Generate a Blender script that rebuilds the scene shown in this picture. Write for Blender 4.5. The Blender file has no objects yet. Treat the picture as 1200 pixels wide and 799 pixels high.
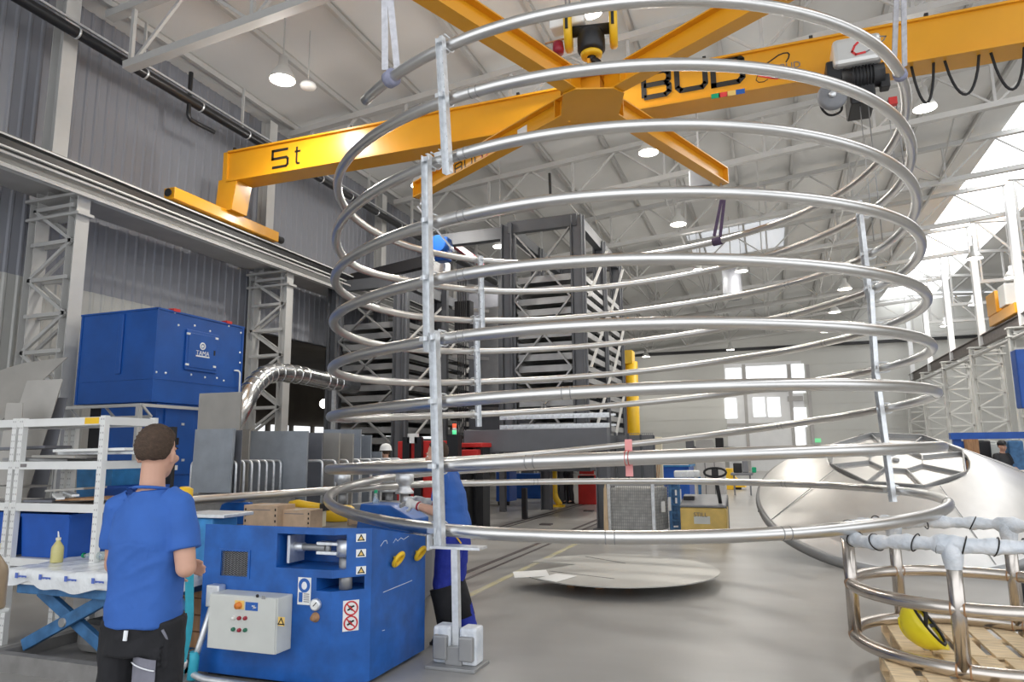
import bpy, bmesh, math, random
from mathutils import Vector, Matrix, Quaternion
V = Vector
random.seed(7)
SC = bpy.context.scene
COL = SC.collection
PI = math.pi

# ------------------------------------------------------------------ camera
HC = 1.65                      # eye height of the photographer
FPX = 820.8                    # focal length for a 1200 px wide frame
YAW, PITCH, ROLL = math.radians(20.09), math.radians(8.97), math.radians(-.55)
FW = V((-math.sin(YAW)*math.cos(PITCH), math.cos(YAW)*math.cos(PITCH), math.sin(PITCH)))
R0 = V((math.cos(YAW), math.sin(YAW), 0)); U0 = R0.cross(FW)
RT = R0*math.cos(ROLL)+U0*math.sin(ROLL)
UP = -R0*math.sin(ROLL)+U0*math.cos(ROLL)
CP = V((0, 0, HC))
cam = bpy.data.cameras.new('camera'); camo = bpy.data.objects.new('camera', cam); COL.objects.link(camo)
cam.sensor_width = 36; cam.lens = FPX/1200*36; cam.clip_end = 300
camo.matrix_world = Matrix((( RT.x, UP.x, -FW.x, CP.x), (RT.y, UP.y, -FW.y, CP.y), (RT.z, UP.z, -FW.z, CP.z), (0, 0, 0, 1)))
SC.camera = camo

# measuring: a photo pixel is turned into a point on a known real plane
def ray(u, v): return (FW+RT*((u-600)/FPX)-UP*((v-399.5)/FPX)).normalized()
def gz(u, v, z=0.): d = ray(u, v); return CP+d*((z-HC)/d.z)
def gx(u, v, x): d = ray(u, v); return CP+d*(x/d.x)
def gy(u, v, y): d = ray(u, v); return CP+d*(y/d.y)
def gd(u, v, D): d = ray(u, v); return CP+d*(D/d.dot(FW))
def gh(u, v, p, n): d = ray(u, v); n = V(n); return CP+d*((V(p)-CP).dot(n)/d.dot(n))

# ------------------------------------------------------------------ materials
def mat(name, col, rough=.5, metal=0., var=0., scale=6., bump=0., bscale=40., spec=.5, col2=None, emit=0., trans=0., alpha=1., stretch=None, coat=0.):
    m = bpy.data.materials.new(name); m.use_nodes = True
    nt = m.node_tree; b = nt.nodes['Principled BSDF']
    b.inputs['Base Color'].default_value = (*col, 1); b.inputs['Roughness'].default_value = rough
    b.inputs['Metallic'].default_value = metal; b.inputs['Specular IOR Level'].default_value = spec
    if coat: b.inputs['Coat Weight'].default_value = coat; b.inputs['Coat Roughness'].default_value = .15
    if trans: b.inputs['Transmission Weight'].default_value = trans
    if alpha < 1: b.inputs['Alpha'].default_value = alpha
    if emit: b.inputs['Emission Color'].default_value = (*col, 1); b.inputs['Emission Strength'].default_value = emit
    tc = None
    if var or bump or col2:
        tc = nt.nodes.new('ShaderNodeTexCoord'); mp = nt.nodes.new('ShaderNodeMapping')
        nt.links.new(tc.outputs['Object'], mp.inputs[0])
        if stretch: mp.inputs['Scale'].default_value = stretch
    if var or col2:
        n = nt.nodes.new('ShaderNodeTexNoise'); n.inputs['Scale'].default_value = scale; n.inputs['Detail'].default_value = 5
        nt.links.new(mp.outputs[0], n.inputs['Vector'])
        r = nt.nodes.new('ShaderNodeValToRGB')
        a = [max(0, c*(1-var)) for c in col]; c2 = col2 if col2 else [min(1, c*(1+var)) for c in col]
        r.color_ramp.elements[0].position = .3; r.color_ramp.elements[1].position = .72
        r.color_ramp.elements[0].color = (*a, 1); r.color_ramp.elements[1].color = (*c2, 1)
        nt.links.new(n.outputs['Fac'], r.inputs[0]); nt.links.new(r.outputs[0], b.inputs['Base Color'])
    if bump:
        n2 = nt.nodes.new('ShaderNodeTexNoise'); n2.inputs['Scale'].default_value = bscale; n2.inputs['Detail'].default_value = 3
        nt.links.new(mp.outputs[0], n2.inputs['Vector'])
        bp = nt.nodes.new('ShaderNodeBump'); bp.inputs['Strength'].default_value = bump; bp.inputs['Distance'].default_value = .02
        nt.links.new(n2.outputs['Fac'], bp.inputs['Height']); nt.links.new(bp.outputs[0], b.inputs['Normal'])
    return m
M = dict(
 stainless=mat('stainless_tube', (.70, .69, .675), .30, 1., .05, 3.),
 stainless_dull=mat('stainless_sheet', (.78, .765, .74), .46, .9, .08, 2.2),
 disc=mat('sheet_disc', (.55, .54, .51), .5, .55, .05, 2.),
 galv=mat('galvanised', (.80, .82, .84), .38, .75, .12, 18.),
 duct=mat('duct_metal', (.72, .73, .73), .22, 1., .1, 5.),
 zinc=mat('zinc_sheet', (.36, .39, .43), .5, .35, .12, 4.),
 sheet_warm=mat('warm_sheet', (.43, .41, .38), .5, .35, .08, 3.),
 sheet_dark=mat('dark_sheet', (.20, .205, .23), .5, .4, .1, 3.),
 white=mat('white_paint', (.78, .78, .76), .45, 0, .05, 4.),
 struct=mat('structure_paint', (.52, .515, .50), .5, 0, .05, 2.), flange=mat('flange_pale', (.72, .72, .69), .45),
 structd=mat('structure_grey', (.48, .47, .46), .55, 0, .08, 2.),
 colwhite=mat('column_white', (.86, .87, .88), .4, 0, .03, 2.),
 roof=mat('roof_panel', (.76, .76, .745), .6, 0, .04, .6),
 wallback=mat('wall_back_panel', (.64, .64, .61), .55, 0, .04, .3),
 orange=mat('crane_orange', (.80, .36, .012), .33, 0, .05, 1.2, coat=.25),
 yellow=mat('safety_yellow', (.85, .52, .02), .4, 0, .08, 3.),
 hatyellow=mat('helmet_yellow', (.95, .80, .03), .3, 0, .03, 6.),
 blue=mat('machine_blue', (.013, .108, .41), .36, 0, .22, 7., .03, 30.),
 blue2=mat('cabinet_blue', (.010, .088, .37), .34, 0, .12, 2.5),
 bluelight=mat('light_blue_paint', (.035, .22, .50), .42, 0, .2, 8.),
 bluebin=mat('bin_blue', (.012, .09, .42), .45, 0, .1, 6.),
 bluelift=mat('lift_blue', (.05, .16, .34), .45, 0, .3, 10.),
 cyan=mat('cyan_strap', (.04, .42, .56), .55, 0, .1, 10.),
 dark=mat('rack_dark_grey', (.10, .105, .115), .5, .1, .1, 2.),
 darkp=mat('rack_panel_grey', (.155, .16, .175), .5, .1, .1, 2.),
 tray=mat('tray_steel', (.36, .36, .36), .45, .5, .1, 4.),
 black=mat('black_paint', (.014, .014, .016), .45),
 rubber=mat('rubber_black', (.02, .02, .022), .7),
 pipeblack=mat('pipe_black', (.018, .018, .020), .35),
 red=mat('red_paint', (.62, .03, .025), .4, 0, .08, 4.),
 redhook=mat('dark_red', (.30, .01, .03), .4),
 panel=mat('panel_grey', (.66, .67, .63), .4, 0, .04, 6.),
 card=mat('cardboard', (.56, .40, .27), .75, 0, .1, 12.),
 wood=mat('pallet_wood', (.86, .67, .43), .7, 0, .18, 5., .1, 30., stretch=(1, 6, 6)),
 woodbrown=mat('crate_wood', (.40, .22, .11), .7, 0, .25, 4., .1, 30., stretch=(6, 6, 1)),
 plank=mat('plank_wood', (.70, .52, .33), .7, 0, .15, 4., stretch=(6, 6, 1)),
 wrap=mat('plastic_wrap', (.84, .86, .87), .26, 0, .06, 10., .5, 16., coat=.3),
 wrapblue=mat('tape_wrap', (.66, .72, .79), .34, 0, .12, 9., 1., 16., col2=(.84, .86, .89)),
 greyplastic=mat('grey_plastic', (.23, .235, .25), .5, 0, .08, 5.),
 tablebase=mat('lift_base_grey', (.25, .24, .23), .7, 0, .2, 6.),
 cream=mat('cream', (.72, .66, .50), .6),
 skin=mat('skin', (.62, .355, .255), .5, 0, .06, 14.),
 hair=mat('hair_brown', (.075, .046, .03), .8, 0, .3, 60., .5, 130.),
 shirt=mat('tshirt_blue', (.034, .125, .45), .8, 0, .07, 9., .35, 9.),
 trouser_black=mat('trouser_black', (.013, .013, .016), .85, 0, .2, 14., .3, 14.),
 trouser_grey=mat('pocket_grey', (.20, .20, .24), .8, 0, .1, 20.),
 trouser_blue=mat('trouser_blue', (.018, .035, .33), .8, 0, .12, 12., .3, 12.),
 glove=mat('glove_white', (.74, .74, .72), .8, 0, .1, 20.),
 whiteplain=mat('white_plain', (.88, .88, .86), .5),
 paper=mat('paper_white', (.90, .90, .88), .6),
 purple=mat('sling_purple', (.085, .055, .105), .8, 0, .15, 20.),
 sling=mat('sling_white', (.62, .62, .66), .8, 0, .15, 20.),
 slingblue=mat('sling_greyblue', (.30, .31, .42), .8, 0, .15, 20.),
 bottle=mat('bottle_oil', (.55, .50, .20), .3, 0, .08, 12., coat=.4),
 bottlebrown=mat('bottle_brown', (.34, .25, .15), .35, 0, .08, 12.),
 pet=mat('clear_plastic', (.75, .86, .86), .1, 0, trans=.75),
 green=mat('cap_green', (.0, .36, .17), .4),
 conc=None,
 trimyellow=mat('floor_yellow', (.62, .55, .28), .6, 0, .2, 6., col2=(.45, .43, .36)),
 raild=mat('rail_dark', (.12, .10, .10), .5, .4, .2, 5.),
 runwaygrey=mat('runway_grey', (.20, .20, .195), .55, .1, .1, 5.), runway=mat('runway_brown', (.20, .175, .165), .55, .2, .15, 6.),
 glassw=mat('window_light', (.95, .98, 1.), .3, emit=1.15),
 skyl=mat('skylight_panel', (.97, .985, 1.), .4, emit=3.2),
 lampglow=mat('lamp_glow', (1., .95, .82), .4, emit=9.),
 lampdull=mat('lamp_glow_dim', (1., .97, .9), .4, emit=2.2),
 lampshell=mat('lamp_shell', (.72, .72, .70), .3, .4),
 ledred=mat('led_red', (.9, .12, .05), .4, emit=.7), ledgreen=mat('led_green', (.12, .8, .35), .4, emit=.7),
 exitgreen=mat('exit_green', (.2, .75, .35), .4, emit=.5),
 btnred=mat('button_red', (.36, .02, .04), .3), btngreen=mat('button_green', (.02, .16, .09), .3), btnwhite=mat('button_white', (.8, .8, .76), .3),
 orangeknob=mat('orange_knob', (.75, .22, .03), .4), signblue=mat('sign_blue', (.02, .12, .45), .4),
 signyellow=mat('sign_yellow', (.88, .60, .18), .5), signred=mat('sign_red', (.6, .03, .04), .5),
 textink=mat('ink_black', (.02, .016, .012), .5), textgrey=mat('ink_grey', (.22, .2, .2), .5), inkblue=mat('ink_blue', (.10, .17, .55), .5), inkred=mat('ink_red', (.75, .05, .05), .5), inkwhite=mat('ink_white', (.85, .87, .9), .5),
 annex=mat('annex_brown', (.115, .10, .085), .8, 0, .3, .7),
 wirem=mat('wire_mesh', (.40, .40, .40), .5, .4),
 plasticfilm=mat('dusty_film', (.62, .61, .58), .3, 0, .25, 9., .6, 10.),
 yellowpale=mat('worn_yellow', (.74, .52, .15), .45, 0, .12, 5.), pink=mat('tag_pink', (.85, .35, .34), .6),
)

# ------------------------------------------------------------------ mesh builder (all vertices in world metres; children are stored relative to their thing)
ORG = {}
class MB:
    def __init__(s): s.v = []; s.f = []; s.sm = []; s.mi = []; s.cur = 0
    def add(s, vs, fs, smooth=False):
        o = len(s.v); s.v += [V(p) for p in vs]
        for f in fs: s.f.append([i+o for i in f]); s.sm.append(smooth); s.mi.append(s.cur)
        return s
    def box(s, a, b):
        x0, y0, z0 = [min(a[i], b[i]) for i in range(3)]; x1, y1, z1 = [max(a[i], b[i]) for i in range(3)]
        return s.add([(x0,y0,z0),(x1,y0,z0),(x1,y1,z0),(x0,y1,z0),(x0,y0,z1),(x1,y0,z1),(x1,y1,z1),(x0,y1,z1)],
                     [(0,3,2,1),(4,5,6,7),(0,1,5,4),(1,2,6,5),(2,3,7,6),(3,0,4,7)])
    def cbox(s, c, ax, ay, az):       # centre + three half-axis vectors
        c, ax, ay, az = V(c), V(ax), V(ay), V(az)
        vs = [c+ax*i+ay*j+az*k for k in (-1, 1) for i, j in ((-1,-1),(1,-1),(1,1),(-1,1))]
        return s.add(vs, [(0,3,2,1),(4,5,6,7),(0,1,5,4),(1,2,6,5),(2,3,7,6),(3,0,4,7)])
    def bar(s, p, q, w, h=None, up=(0,0,1)):   # square bar from p to q; w across, h along up
        p, q = V(p), V(q); h = h or w; d = (q-p); L = d.length; d.normalize(); u = V(up)
        if abs(d.dot(u)) > .98: u = V((0,1,0)) if abs(d.y) < .9 else V((1,0,0))
        x = d.cross(u).normalized(); u = x.cross(d)
        return s.cbox((p+q)/2, x*(w/2), u*(h/2), d*(L/2))
    def ibeam(s, p, q, h, w, t=.016, up=(0,0,1)):
        p, q = V(p), V(q); d = (q-p).normalized(); u = V(up); x = d.cross(u).normalized(); u = x.cross(d)
        s.bar(p+u*(h/2-t/2), q+u*(h/2-t/2), w, t, u); s.bar(p-u*(h/2-t/2), q-u*(h/2-t/2), w, t, u)
        return s.bar(p, q, t, h-2*t, u)
    def channel(s, p, q, w, dp, t, up):     # web width w, flanges of depth dp towards up
        p, q = V(p), V(q); d = (q-p).normalized(); u = V(up); u = (u-d*u.dot(d)).normalized(); x = d.cross(u).normalized()
        s.bar(p, q, w, t, u)
        for e in (-1, 1): s.bar(p+x*(e*(w/2-t/2))+u*(dp/2), q+x*(e*(w/2-t/2))+u*(dp/2), t, dp, u)
        return s
    def prism(s, poly, n):            # planar polygon extruded by vector n
        n = V(n); k = len(poly); vs = [V(p) for p in poly]+[V(p)+n for p in poly]
        fs = [list(range(k))[::-1], [i+k for i in range(k)]]+[(i, (i+1) % k, (i+1) % k+k, i+k) for i in range(k)]
        return s.add(vs, fs)
    def tube(s, pts, r, seg=12, caps=True, smooth=True, closed=False):
        pts = [V(p) for p in pts]; n = len(pts); rs = r if isinstance(r, (list, tuple)) else [r]*n
        vs = []; fs = []; prev = None
        for i, p in enumerate(pts):
            if closed: d = (pts[(i+1) % n]-pts[i-1]).normalized()
            else: d = (pts[min(i+1, n-1)]-pts[max(i-1, 0)]).normalized()
            if prev is None:
                a = V((0,0,1)) if abs(d.z) < .9 else V((1,0,0)); x = d.cross(a).normalized()
            else: x = (prev-d*prev.dot(d)).normalized()
            prev = x; y = d.cross(x)
            for k in range(seg):
                t = 2*PI*k/seg; vs.append(p+(x*math.cos(t)+y*math.sin(t))*rs[i])
        m = n if closed else n-1
        for i in range(m):
            j = (i+1) % n
            for k in range(seg):
                k2 = (k+1) % seg; fs.append((i*seg+k, i*seg+k2, j*seg+k2, j*seg+k))
        s.add(vs, fs, smooth)
        if caps and not closed:
            o = len(s.v)-len(vs)
            s.f.append([o+k for k in range(seg)][::-1]); s.sm.append(False); s.mi.append(s.cur)
            s.f.append([o+(n-1)*seg+k for k in range(seg)]); s.sm.append(False); s.mi.append(s.cur)
        return s
    def cyl(s, p, q, r, seg=16, r2=None): return s.tube([p, q], [r, r if r2 is None else r2], seg)
    def lathe(s, prof, c, axis=(0,0,1), seg=24, smooth=True):   # prof: (radius, height) along axis
        c = V(c); a = V(axis).normalized(); b = V((1,0,0)) if abs(a.x) < .9 else V((0,1,0)); x = a.cross(b).normalized(); y = a.cross(x)
        vs = []; fs = []; n = len(prof)
        for r, h in prof:
            for k in range(seg):
                t = 2*PI*k/seg; vs.append(c+a*h+(x*math.cos(t)+y*math.sin(t))*max(r, 1e-4))
        for i in range(n-1):
            for k in range(seg):
                k2 = (k+1) % seg; fs.append((i*seg+k, i*seg+k2, (i+1)*seg+k2, (i+1)*seg+k))
        return s.add(vs, fs, smooth)
    def ell(s, c, r, rot=None, nu=16, nv=10):
        c = V(c); vs = []; fs = []
        R = rot or Matrix.Identity(3)
        for i in range(nv+1):
            a = PI*i/nv
            for k in range(nu):
                t = 2*PI*k/nu
                vs.append(c+R @ V((r[0]*math.sin(a)*math.cos(t), r[1]*math.sin(a)*math.sin(t), r[2]*math.cos(a))))
        for i in range(nv):
            for k in range(nu):
                k2 = (k+1) % nu; fs.append((i*nu+k, (i+1)*nu+k, (i+1)*nu+k2, i*nu+k2))
        return s.add(vs, fs, True)
    def loft(s, rings, smooth=True):        # rings: lists of points, equal counts, capped
        k = len(rings[0]); vs = [p for r in rings for p in r]; fs = []
        for i in range(len(rings)-1):
            for j in range(k):
                j2 = (j+1) % k; fs.append((i*k+j, i*k+j2, (i+1)*k+j2, (i+1)*k+j))
        fs.append(list(range(k))[::-1]); fs.append([(len(rings)-1)*k+j for j in range(k)])
        return s.add(vs, fs, smooth)
    def sheet(s, poly, n, t): return s.prism([V(p)-V(n).normalized()*(t/2) for p in poly], V(n).normalized()*t)
    def mesh(s, name, mats, org=V((0,0,0)), inv=None):
        me = bpy.data.meshes.new(name)
        vv = [(inv @ p if inv else p-org) for p in s.v]
        me.from_pydata(vv, [], s.f)
        for m in (mats if isinstance(mats, (list, tuple)) else [mats]): me.materials.append(m)
        me.polygons.foreach_set('use_smooth', s.sm); me.polygons.foreach_set('material_index', s.mi)
        bm = bmesh.new(); bm.from_mesh(me); bmesh.ops.recalc_face_normals(bm, faces=bm.faces); bm.to_mesh(me); bm.free()
        me.update(); return me
    def build(s, name, m, parent=None, bevel=0.):
        m = [M[k] if isinstance(k, str) else k for k in (m if isinstance(m, (list, tuple)) else [m])]
        inv = ORG[parent.name] if parent else None
        me = s.mesh(name, m, inv=inv)
        o = bpy.data.objects.new(name, me); COL.objects.link(o)
        if parent: o.parent = parent; ORG[o.name] = ORG[parent.name]
        else: ORG[o.name] = Matrix.Identity(4)
        if bevel:
            b = o.modifiers.new('bevel', 'BEVEL'); b.width = bevel; b.segments = 2; b.limit_method = 'ANGLE'
        return o
def tag(o, label=None, cat=None, group=None, kind=None):
    if label: o['label'] = label
    if cat: o['category'] = cat
    if group: o['group'] = group
    if kind: o['kind'] = kind
    return o
def thing(name, label, cat, loc=(0,0,0), rotz=0., group=None):
    o = bpy.data.objects.new(name, None); COL.objects.link(o); o.empty_display_size = .1
    o.location = loc; o.rotation_euler = (0, 0, rotz)
    ORG[o.name] = (Matrix.Translation(V(loc)) @ Matrix.Rotation(rotz, 4, 'Z')).inverted()
    return tag(o, label, cat, group)
def one(mb, name, m, label, cat, group=None, bevel=0., base=None):     # a thing that is a single mesh
    o = mb.build(name, m, None, bevel)
    c = V(base) if base is not None else V((sum(v.x for v in mb.v)/len(mb.v), sum(v.y for v in mb.v)/len(mb.v), min(v.z for v in mb.v)))
    o.data.transform(Matrix.Translation(-c)); o.location = c
    ORG[o.name] = Matrix.Translation(c).inverted()
    return tag(o, label, cat, group)
def struct(mb, name, m, label=None, cat=None, bevel=0.):
    o = mb.build(name, m, None, bevel); o['kind'] = 'structure'
    if label: tag(o, label, cat)
    return o
def copy_tree(o, parent=None):
    c = o.copy(); COL.objects.link(c); c.parent = parent
    for ch in list(o.children): copy_tree(ch, c)
    return c
def baked(o):                               # freeze modifiers into the mesh
    dg = bpy.context.evaluated_depsgraph_get(); dg.update()
    me = bpy.data.meshes.new_from_object(o.evaluated_get(dg)); o.modifiers.clear(); o.data = me; return o
def strokes(mb, paths, P, w, t, n):         # lettering as flat bars: P maps 2D to 3D, n is the outward normal
    n = V(n)
    for path in paths:
        pts = [P(*p) for p in path]
        def ex(i):                          # mitre allowance at an inner joint
            if 0 < i < len(pts)-1: u, v = (pts[i]-pts[i-1]).normalized(), (pts[i+1]-pts[i]).normalized()
            elif (pts[0]-pts[-1]).length < 1e-5: u, v = (pts[-1]-pts[-2]).normalized(), (pts[1]-pts[0]).normalized()
            else: return 0.
            return w/2*math.tan(min(math.acos(max(-1, min(1, u.dot(v)))), 1.9)/2)
        for i in range(len(pts)-1):
            a, b = pts[i], pts[i+1]; d = (b-a).normalized(); mb.bar(a-d*ex(i)+n*(t/2), b+d*ex(i+1)+n*(t/2), w, t, n)
    return mb
def text(name, body, size, loc, xdir, updir, m, parent, ext=.002):
    c = bpy.data.curves.new(name, 'FONT'); c.body = body; c.size = size; c.extrude = ext; c.align_x = 'CENTER'; c.align_y = 'CENTER'
    x = V(xdir).normalized(); z = x.cross(V(updir)).normalized(); y = z.cross(x)
    o = bpy.data.objects.new(name, c); COL.objects.link(o); c.materials.append(M[m])
    mw = Matrix(((x.x, y.x, z.x, loc[0]), (x.y, y.y, z.y, loc[1]), (x.z, y.z, z.z, loc[2]), (0,0,0,1)))
    dg = bpy.context.evaluated_depsgraph_get(); dg.update()
    me = bpy.data.meshes.new_from_object(o.evaluated_get(dg)); me.transform(ORG[parent.name] @ mw)
    bpy.data.objects.remove(o); o = bpy.data.objects.new(name, me); COL.objects.link(o)
    o.parent = parent; ORG[o.name] = ORG[parent.name]; return o
def arc(c, r, a0, a1, n, z=None, flat=True): return [V((c[0]+r*math.cos(math.radians(a0+(a1-a0)*i/n)), c[1]+r*math.sin(math.radians(a0+(a1-a0)*i/n)), c[2])) for i in range(n+1)]
def fillet(pts, r, n=6):                    # round the corners of a polyline
    pts = [V(p) for p in pts]; out = [pts[0]]
    for i in range(1, len(pts)-1):
        a, b, c = pts[i-1], pts[i], pts[i+1]; d1 = (a-b); d2 = (c-b); k = min(r, d1.length*.49, d2.length*.49)
        p = b+d1.normalized()*k; q = b+d2.normalized()*k
        for j in range(n+1):
            t = j/n; out.append(p*(1-t)**2+b*(2*t*(1-t))+q*t*t)
    return out+[pts[-1]]
# ------------------------------------------------------------------ people
def cap(mb, p, q, r0, r1, n=14):          # tapered limb with round ends, closed
    p, q = V(p), V(q); d = (q-p).normalized(); k = 4
    pts = [p-d*(r0*math.cos(PI/2*i/k)) for i in range(0, k)]+[p, q]+[q+d*(r1*math.sin(PI/2*i/k)) for i in range(1, k+1)]
    rs = [max(r0*math.sin(PI/2*i/k), .001) for i in range(0, k)]+[r0, r1]+[max(r1*math.cos(PI/2*i/k), .001) for i in range(1, k+1)]
    return mb.tube(pts, rs, n)
def eloft(mb, secs, n=24, pw=2.3):        # secs: (centre, x axis vec, y axis vec) superellipse rings
    rings = []
    for c, ax, ay in secs:
        c, ax, ay = V(c), V(ax), V(ay); r = []
        for i in range(n):
            t = 2*PI*i/n; cx, sy = math.cos(t), math.sin(t)
            r.append(c+ax*(math.copysign(abs(cx)**(2/pw), cx))+ay*(math.copysign(abs(sy)**(2/pw), sy)))
        rings.append(r)
    return mb.loft(rings)
def fuse(o, vox, smooth=4):
    m = o.modifiers.new('r', 'REMESH'); m.mode = 'VOXEL'; m.voxel_size = vox; m.use_smooth_shade = True
    s = o.modifiers.new('s', 'SMOOTH'); s.factor = .5; s.iterations = smooth
    return baked(o)
def wrinkle(o, amt, sc, seed=0):
    from mathutils import noise
    me = o.data
    for v in me.vertices:
        p = v.co; n = noise.noise(V((p.x*sc, p.y*sc, p.z*sc*.55))+V((seed, seed*2, 0)))+.5*noise.noise(p*sc*2.1+V((seed, 3, 1)))
        r = noise.noise(V((p.x*4+p.z*3+seed, p.y*4, p.z*11-p.x*7))); n += .55*max(0, .42-abs(r))/.42*(1 if noise.noise(p*2.5+V((seed, 0, 9))) > -.15 else .2)-.25
        v.co = p+v.normal*(n*amt)
    me.update()
def hand(mb, wrist, dirn, palmn, side, L=.18, curl=.7, thick=1.):
    d = V(dirn).normalized(); n = V(palmn); n = (n-d*n.dot(d)).normalized(); x = d.cross(n)*side
    palm = wrist+d*(L*.27)
    eloft(mb, [(wrist-d*.01, x*.026, n*.02), (wrist+d*L*.15, x*.036, n*.018), (wrist+d*L*.36, x*.042, n*.016), (wrist+d*L*.47, x*.040, n*.013)], 14)
    for i, (off, ln) in enumerate(((-.030, .40), (-.010, .45), (.011, .42), (.030, .33))):
        p = wrist+d*L*.45+x*off; dd = V(d); l = L*ln/3
        for j in range(3):
            a = curl*(.55 if j == 0 else .8); dd = (dd*math.cos(a)+n*math.sin(a)); nn = n*math.cos(a)-dd*0
            q = p+dd*l*(1.15 if j == 0 else .95); cap(mb, p, q, .0092*thick, .0083*thick, 8); p = q
    p = wrist+d*L*.14-x*.030; t1 = (d*.62-x*.62+n*.45).normalized(); q = p+t1*L*.26; cap(mb, p, q, .0115*thick, .010*thick, 8); cap(mb, q, q+(d*.8+n*.45-x*.1).normalized()*L*.2, .010*thick, .0085*thick, 8)
def person(name, label, loc, rotz, J, vox=.007, shirt=None, trousers=None, gloves=None, cap_=None, hairm='hair', look=0., nod=0., shoe='black', detail=True, bare_arms=True, belt=None):
    o = thing(name, label, 'person', loc, rotz); IM = ORG[o.name].inverted()
    T = lambda p: IM @ V(p)                       # local -> world
    D = lambda p: (IM.to_3x3() @ V(p))
    hc = V(J['head']); Hr = Matrix.Rotation(look, 3, 'Z') @ Matrix.Rotation(nod, 3, 'X')
    def hp(x, y, z): return T(hc+Hr @ V((x, y, z)))
    HR = IM.to_3x3() @ Hr
    neck = V(J['neck']); hip = V(J['hip']); ch = V(J['chest'])
    # continuous body
    b = MB()
    b.ell(hp(0, -.012, .035), (.076, .094, .090), HR); b.ell(hp(0, .018, -.03), (.066, .078, .082), HR); b.ell(hp(0, .045, -.075), (.044, .042, .040), HR)
    b.ell(hp(0, .078, .022), (.052, .022, .016), HR); b.ell(hp(0, .100, -.018), (.0135, .020, .026), HR); b.ell(hp(0, .108, -.030), (.017, .013, .011), HR)
    b.ell(hp(0, .082, -.062), (.026, .016, .011), HR)
    for e in (-1, 1): b.ell(hp(e*.05, .062, -.022), (.022, .022, .02), HR); b.ell(hp(e*.078, -.004, -.012), (.011, .019, .032), HR); b.ell(hp(e*.083, -.012, -.004), (.008, .012, .022), HR)
    cap(b, T(neck+V((0, 0, -.03))), hp(0, -.022, -.05), .056, .050)
    bw = .9*min(1., J.get('shw', 1.))
    eloft(b, [(T(hip+V((0, 0, -.09))), D((.145*bw, 0, 0)), D((0, .095, 0))), (T(hip+V((0, 0, .02))), D((.16*bw, 0, 0)), D((0, .098, 0))), (T(hip.lerp(ch, .5)), D((.145*bw, 0, 0)), D((0, .09, 0))), (T(ch), D((.165*bw, 0, 0)), D((0, .10, 0))), (T(ch.lerp(neck, .6)), D((.145*bw, 0, 0)), D((0, .08, 0))), (T(neck), D((.06, 0, 0)), D((0, .055, 0)))], 20)
    for s in ('L', 'R'):
        sh_, el, wr = V(J['sh'+s]), V(J['el'+s]), V(J['wr'+s])
        cap(b, T(sh_), T(el), .055, .042); cap(b, T(el), T(el.lerp(wr, .35)), .043, .044); cap(b, T(el.lerp(wr, .35)), T(wr), .043, .027)
        hp_, kn, an = V(J['hp'+s]), V(J['kn'+s]), V(J['an'+s])
        cap(b, T(hp_), T(kn), .082, .056); cap(b, T(kn), T(kn.lerp(an, .35)), .056, .056); cap(b, T(kn.lerp(an, .35)), T(an), .055, .037); cap(b, T(an), T(an+V((0, .13, -.05))), .035, .03)
        if not gloves:
            d = D((wr-el).normalized()); pn = D(V(J.get('palm'+s, (-1 if s == 'R' else 1, 0, -.2)))); hand(b, T(wr), d, pn, 1 if s == 'R' else -1)
    bo = b.build('body', 'skin', o); fuse(bo, vox, 3)
    for e in (-1, 1):
        q = MB().ell(hp(e*.031, .0785, .0), (.0135, .011, .0095), HR).build('eye', 'whiteplain', o)
        MB().ell(hp(e*.031, .0885, .0), (.0052, .003, .0052), HR).build('iris', 'textink', q)
        MB().tube([hp(e*.015, .098, .023), hp(e*.033, .098, .029), hp(e*.052, .084, .024)], .0035, 6).build('eyebrow', hairm, o)
    MB().tube([hp(-.022, .094, -.062), hp(0, .1, -.0635), hp(.022, .094, -.062)], .0028, 6).build('lips', 'btnred' if False else 'skin', o)
    # hair as a close shell
    mb = MB(); vs = []; fs = []; nu, nv = 40, 22; keep = {}
    def hairline(t):                      # lowest polar angle for azimuth t (0 = right side, 90 = face)
        f = math.sin(t)
        return 2.28 if f < -.35 else (1.42-.62*max(0, f) if f > .1 else 1.42+.86*(.1-f)/.45)
    for i in range(nv+1):
        for k in range(nu):
            t = 2*PI*k/nu; a = hairline(t)*i/nv; fl = .0035*math.sin(k*5.1+i*3.3)*(1 if i > 1 else 0)
            x, y, z = (.0835+fl)*math.sin(a)*math.cos(t), (.1015+fl)*math.sin(a)*math.sin(t)-.013, (.0985+fl)*math.cos(a)+.037
            if i == nv: x *= .95; y = (y+.013)*.95-.013
            vs.append(hp(x, y, z))
    for i in range(nv):
        for k in range(nu): k2 = (k+1) % nu; fs.append((i*nu+k, (i+1)*nu+k, (i+1)*nu+k2, i*nu+k2))
    inner = [hp(0, -.01, .03) for _ in range(1)]
    base = len(vs); vs += inner; 
    for k in range(nu): fs.append((nv*nu+k, base, nv*nu+(k+1) % nu))
    mb.add(vs, fs, True); ho_ = mb.build('hair', hairm, o)
    if cap_:
        MB().lathe([(.09, -.01), (.10, .01), (.095, .06), (.06, .105), (0, .12)], hp(0, -.012, .045), HR @ V((0, 0, 1)), 24).build('cap', cap_, o); MB().ell(hp(0, .10, .05), (.075, .06, .008), HR).build('cap_peak', cap_, o)
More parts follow.
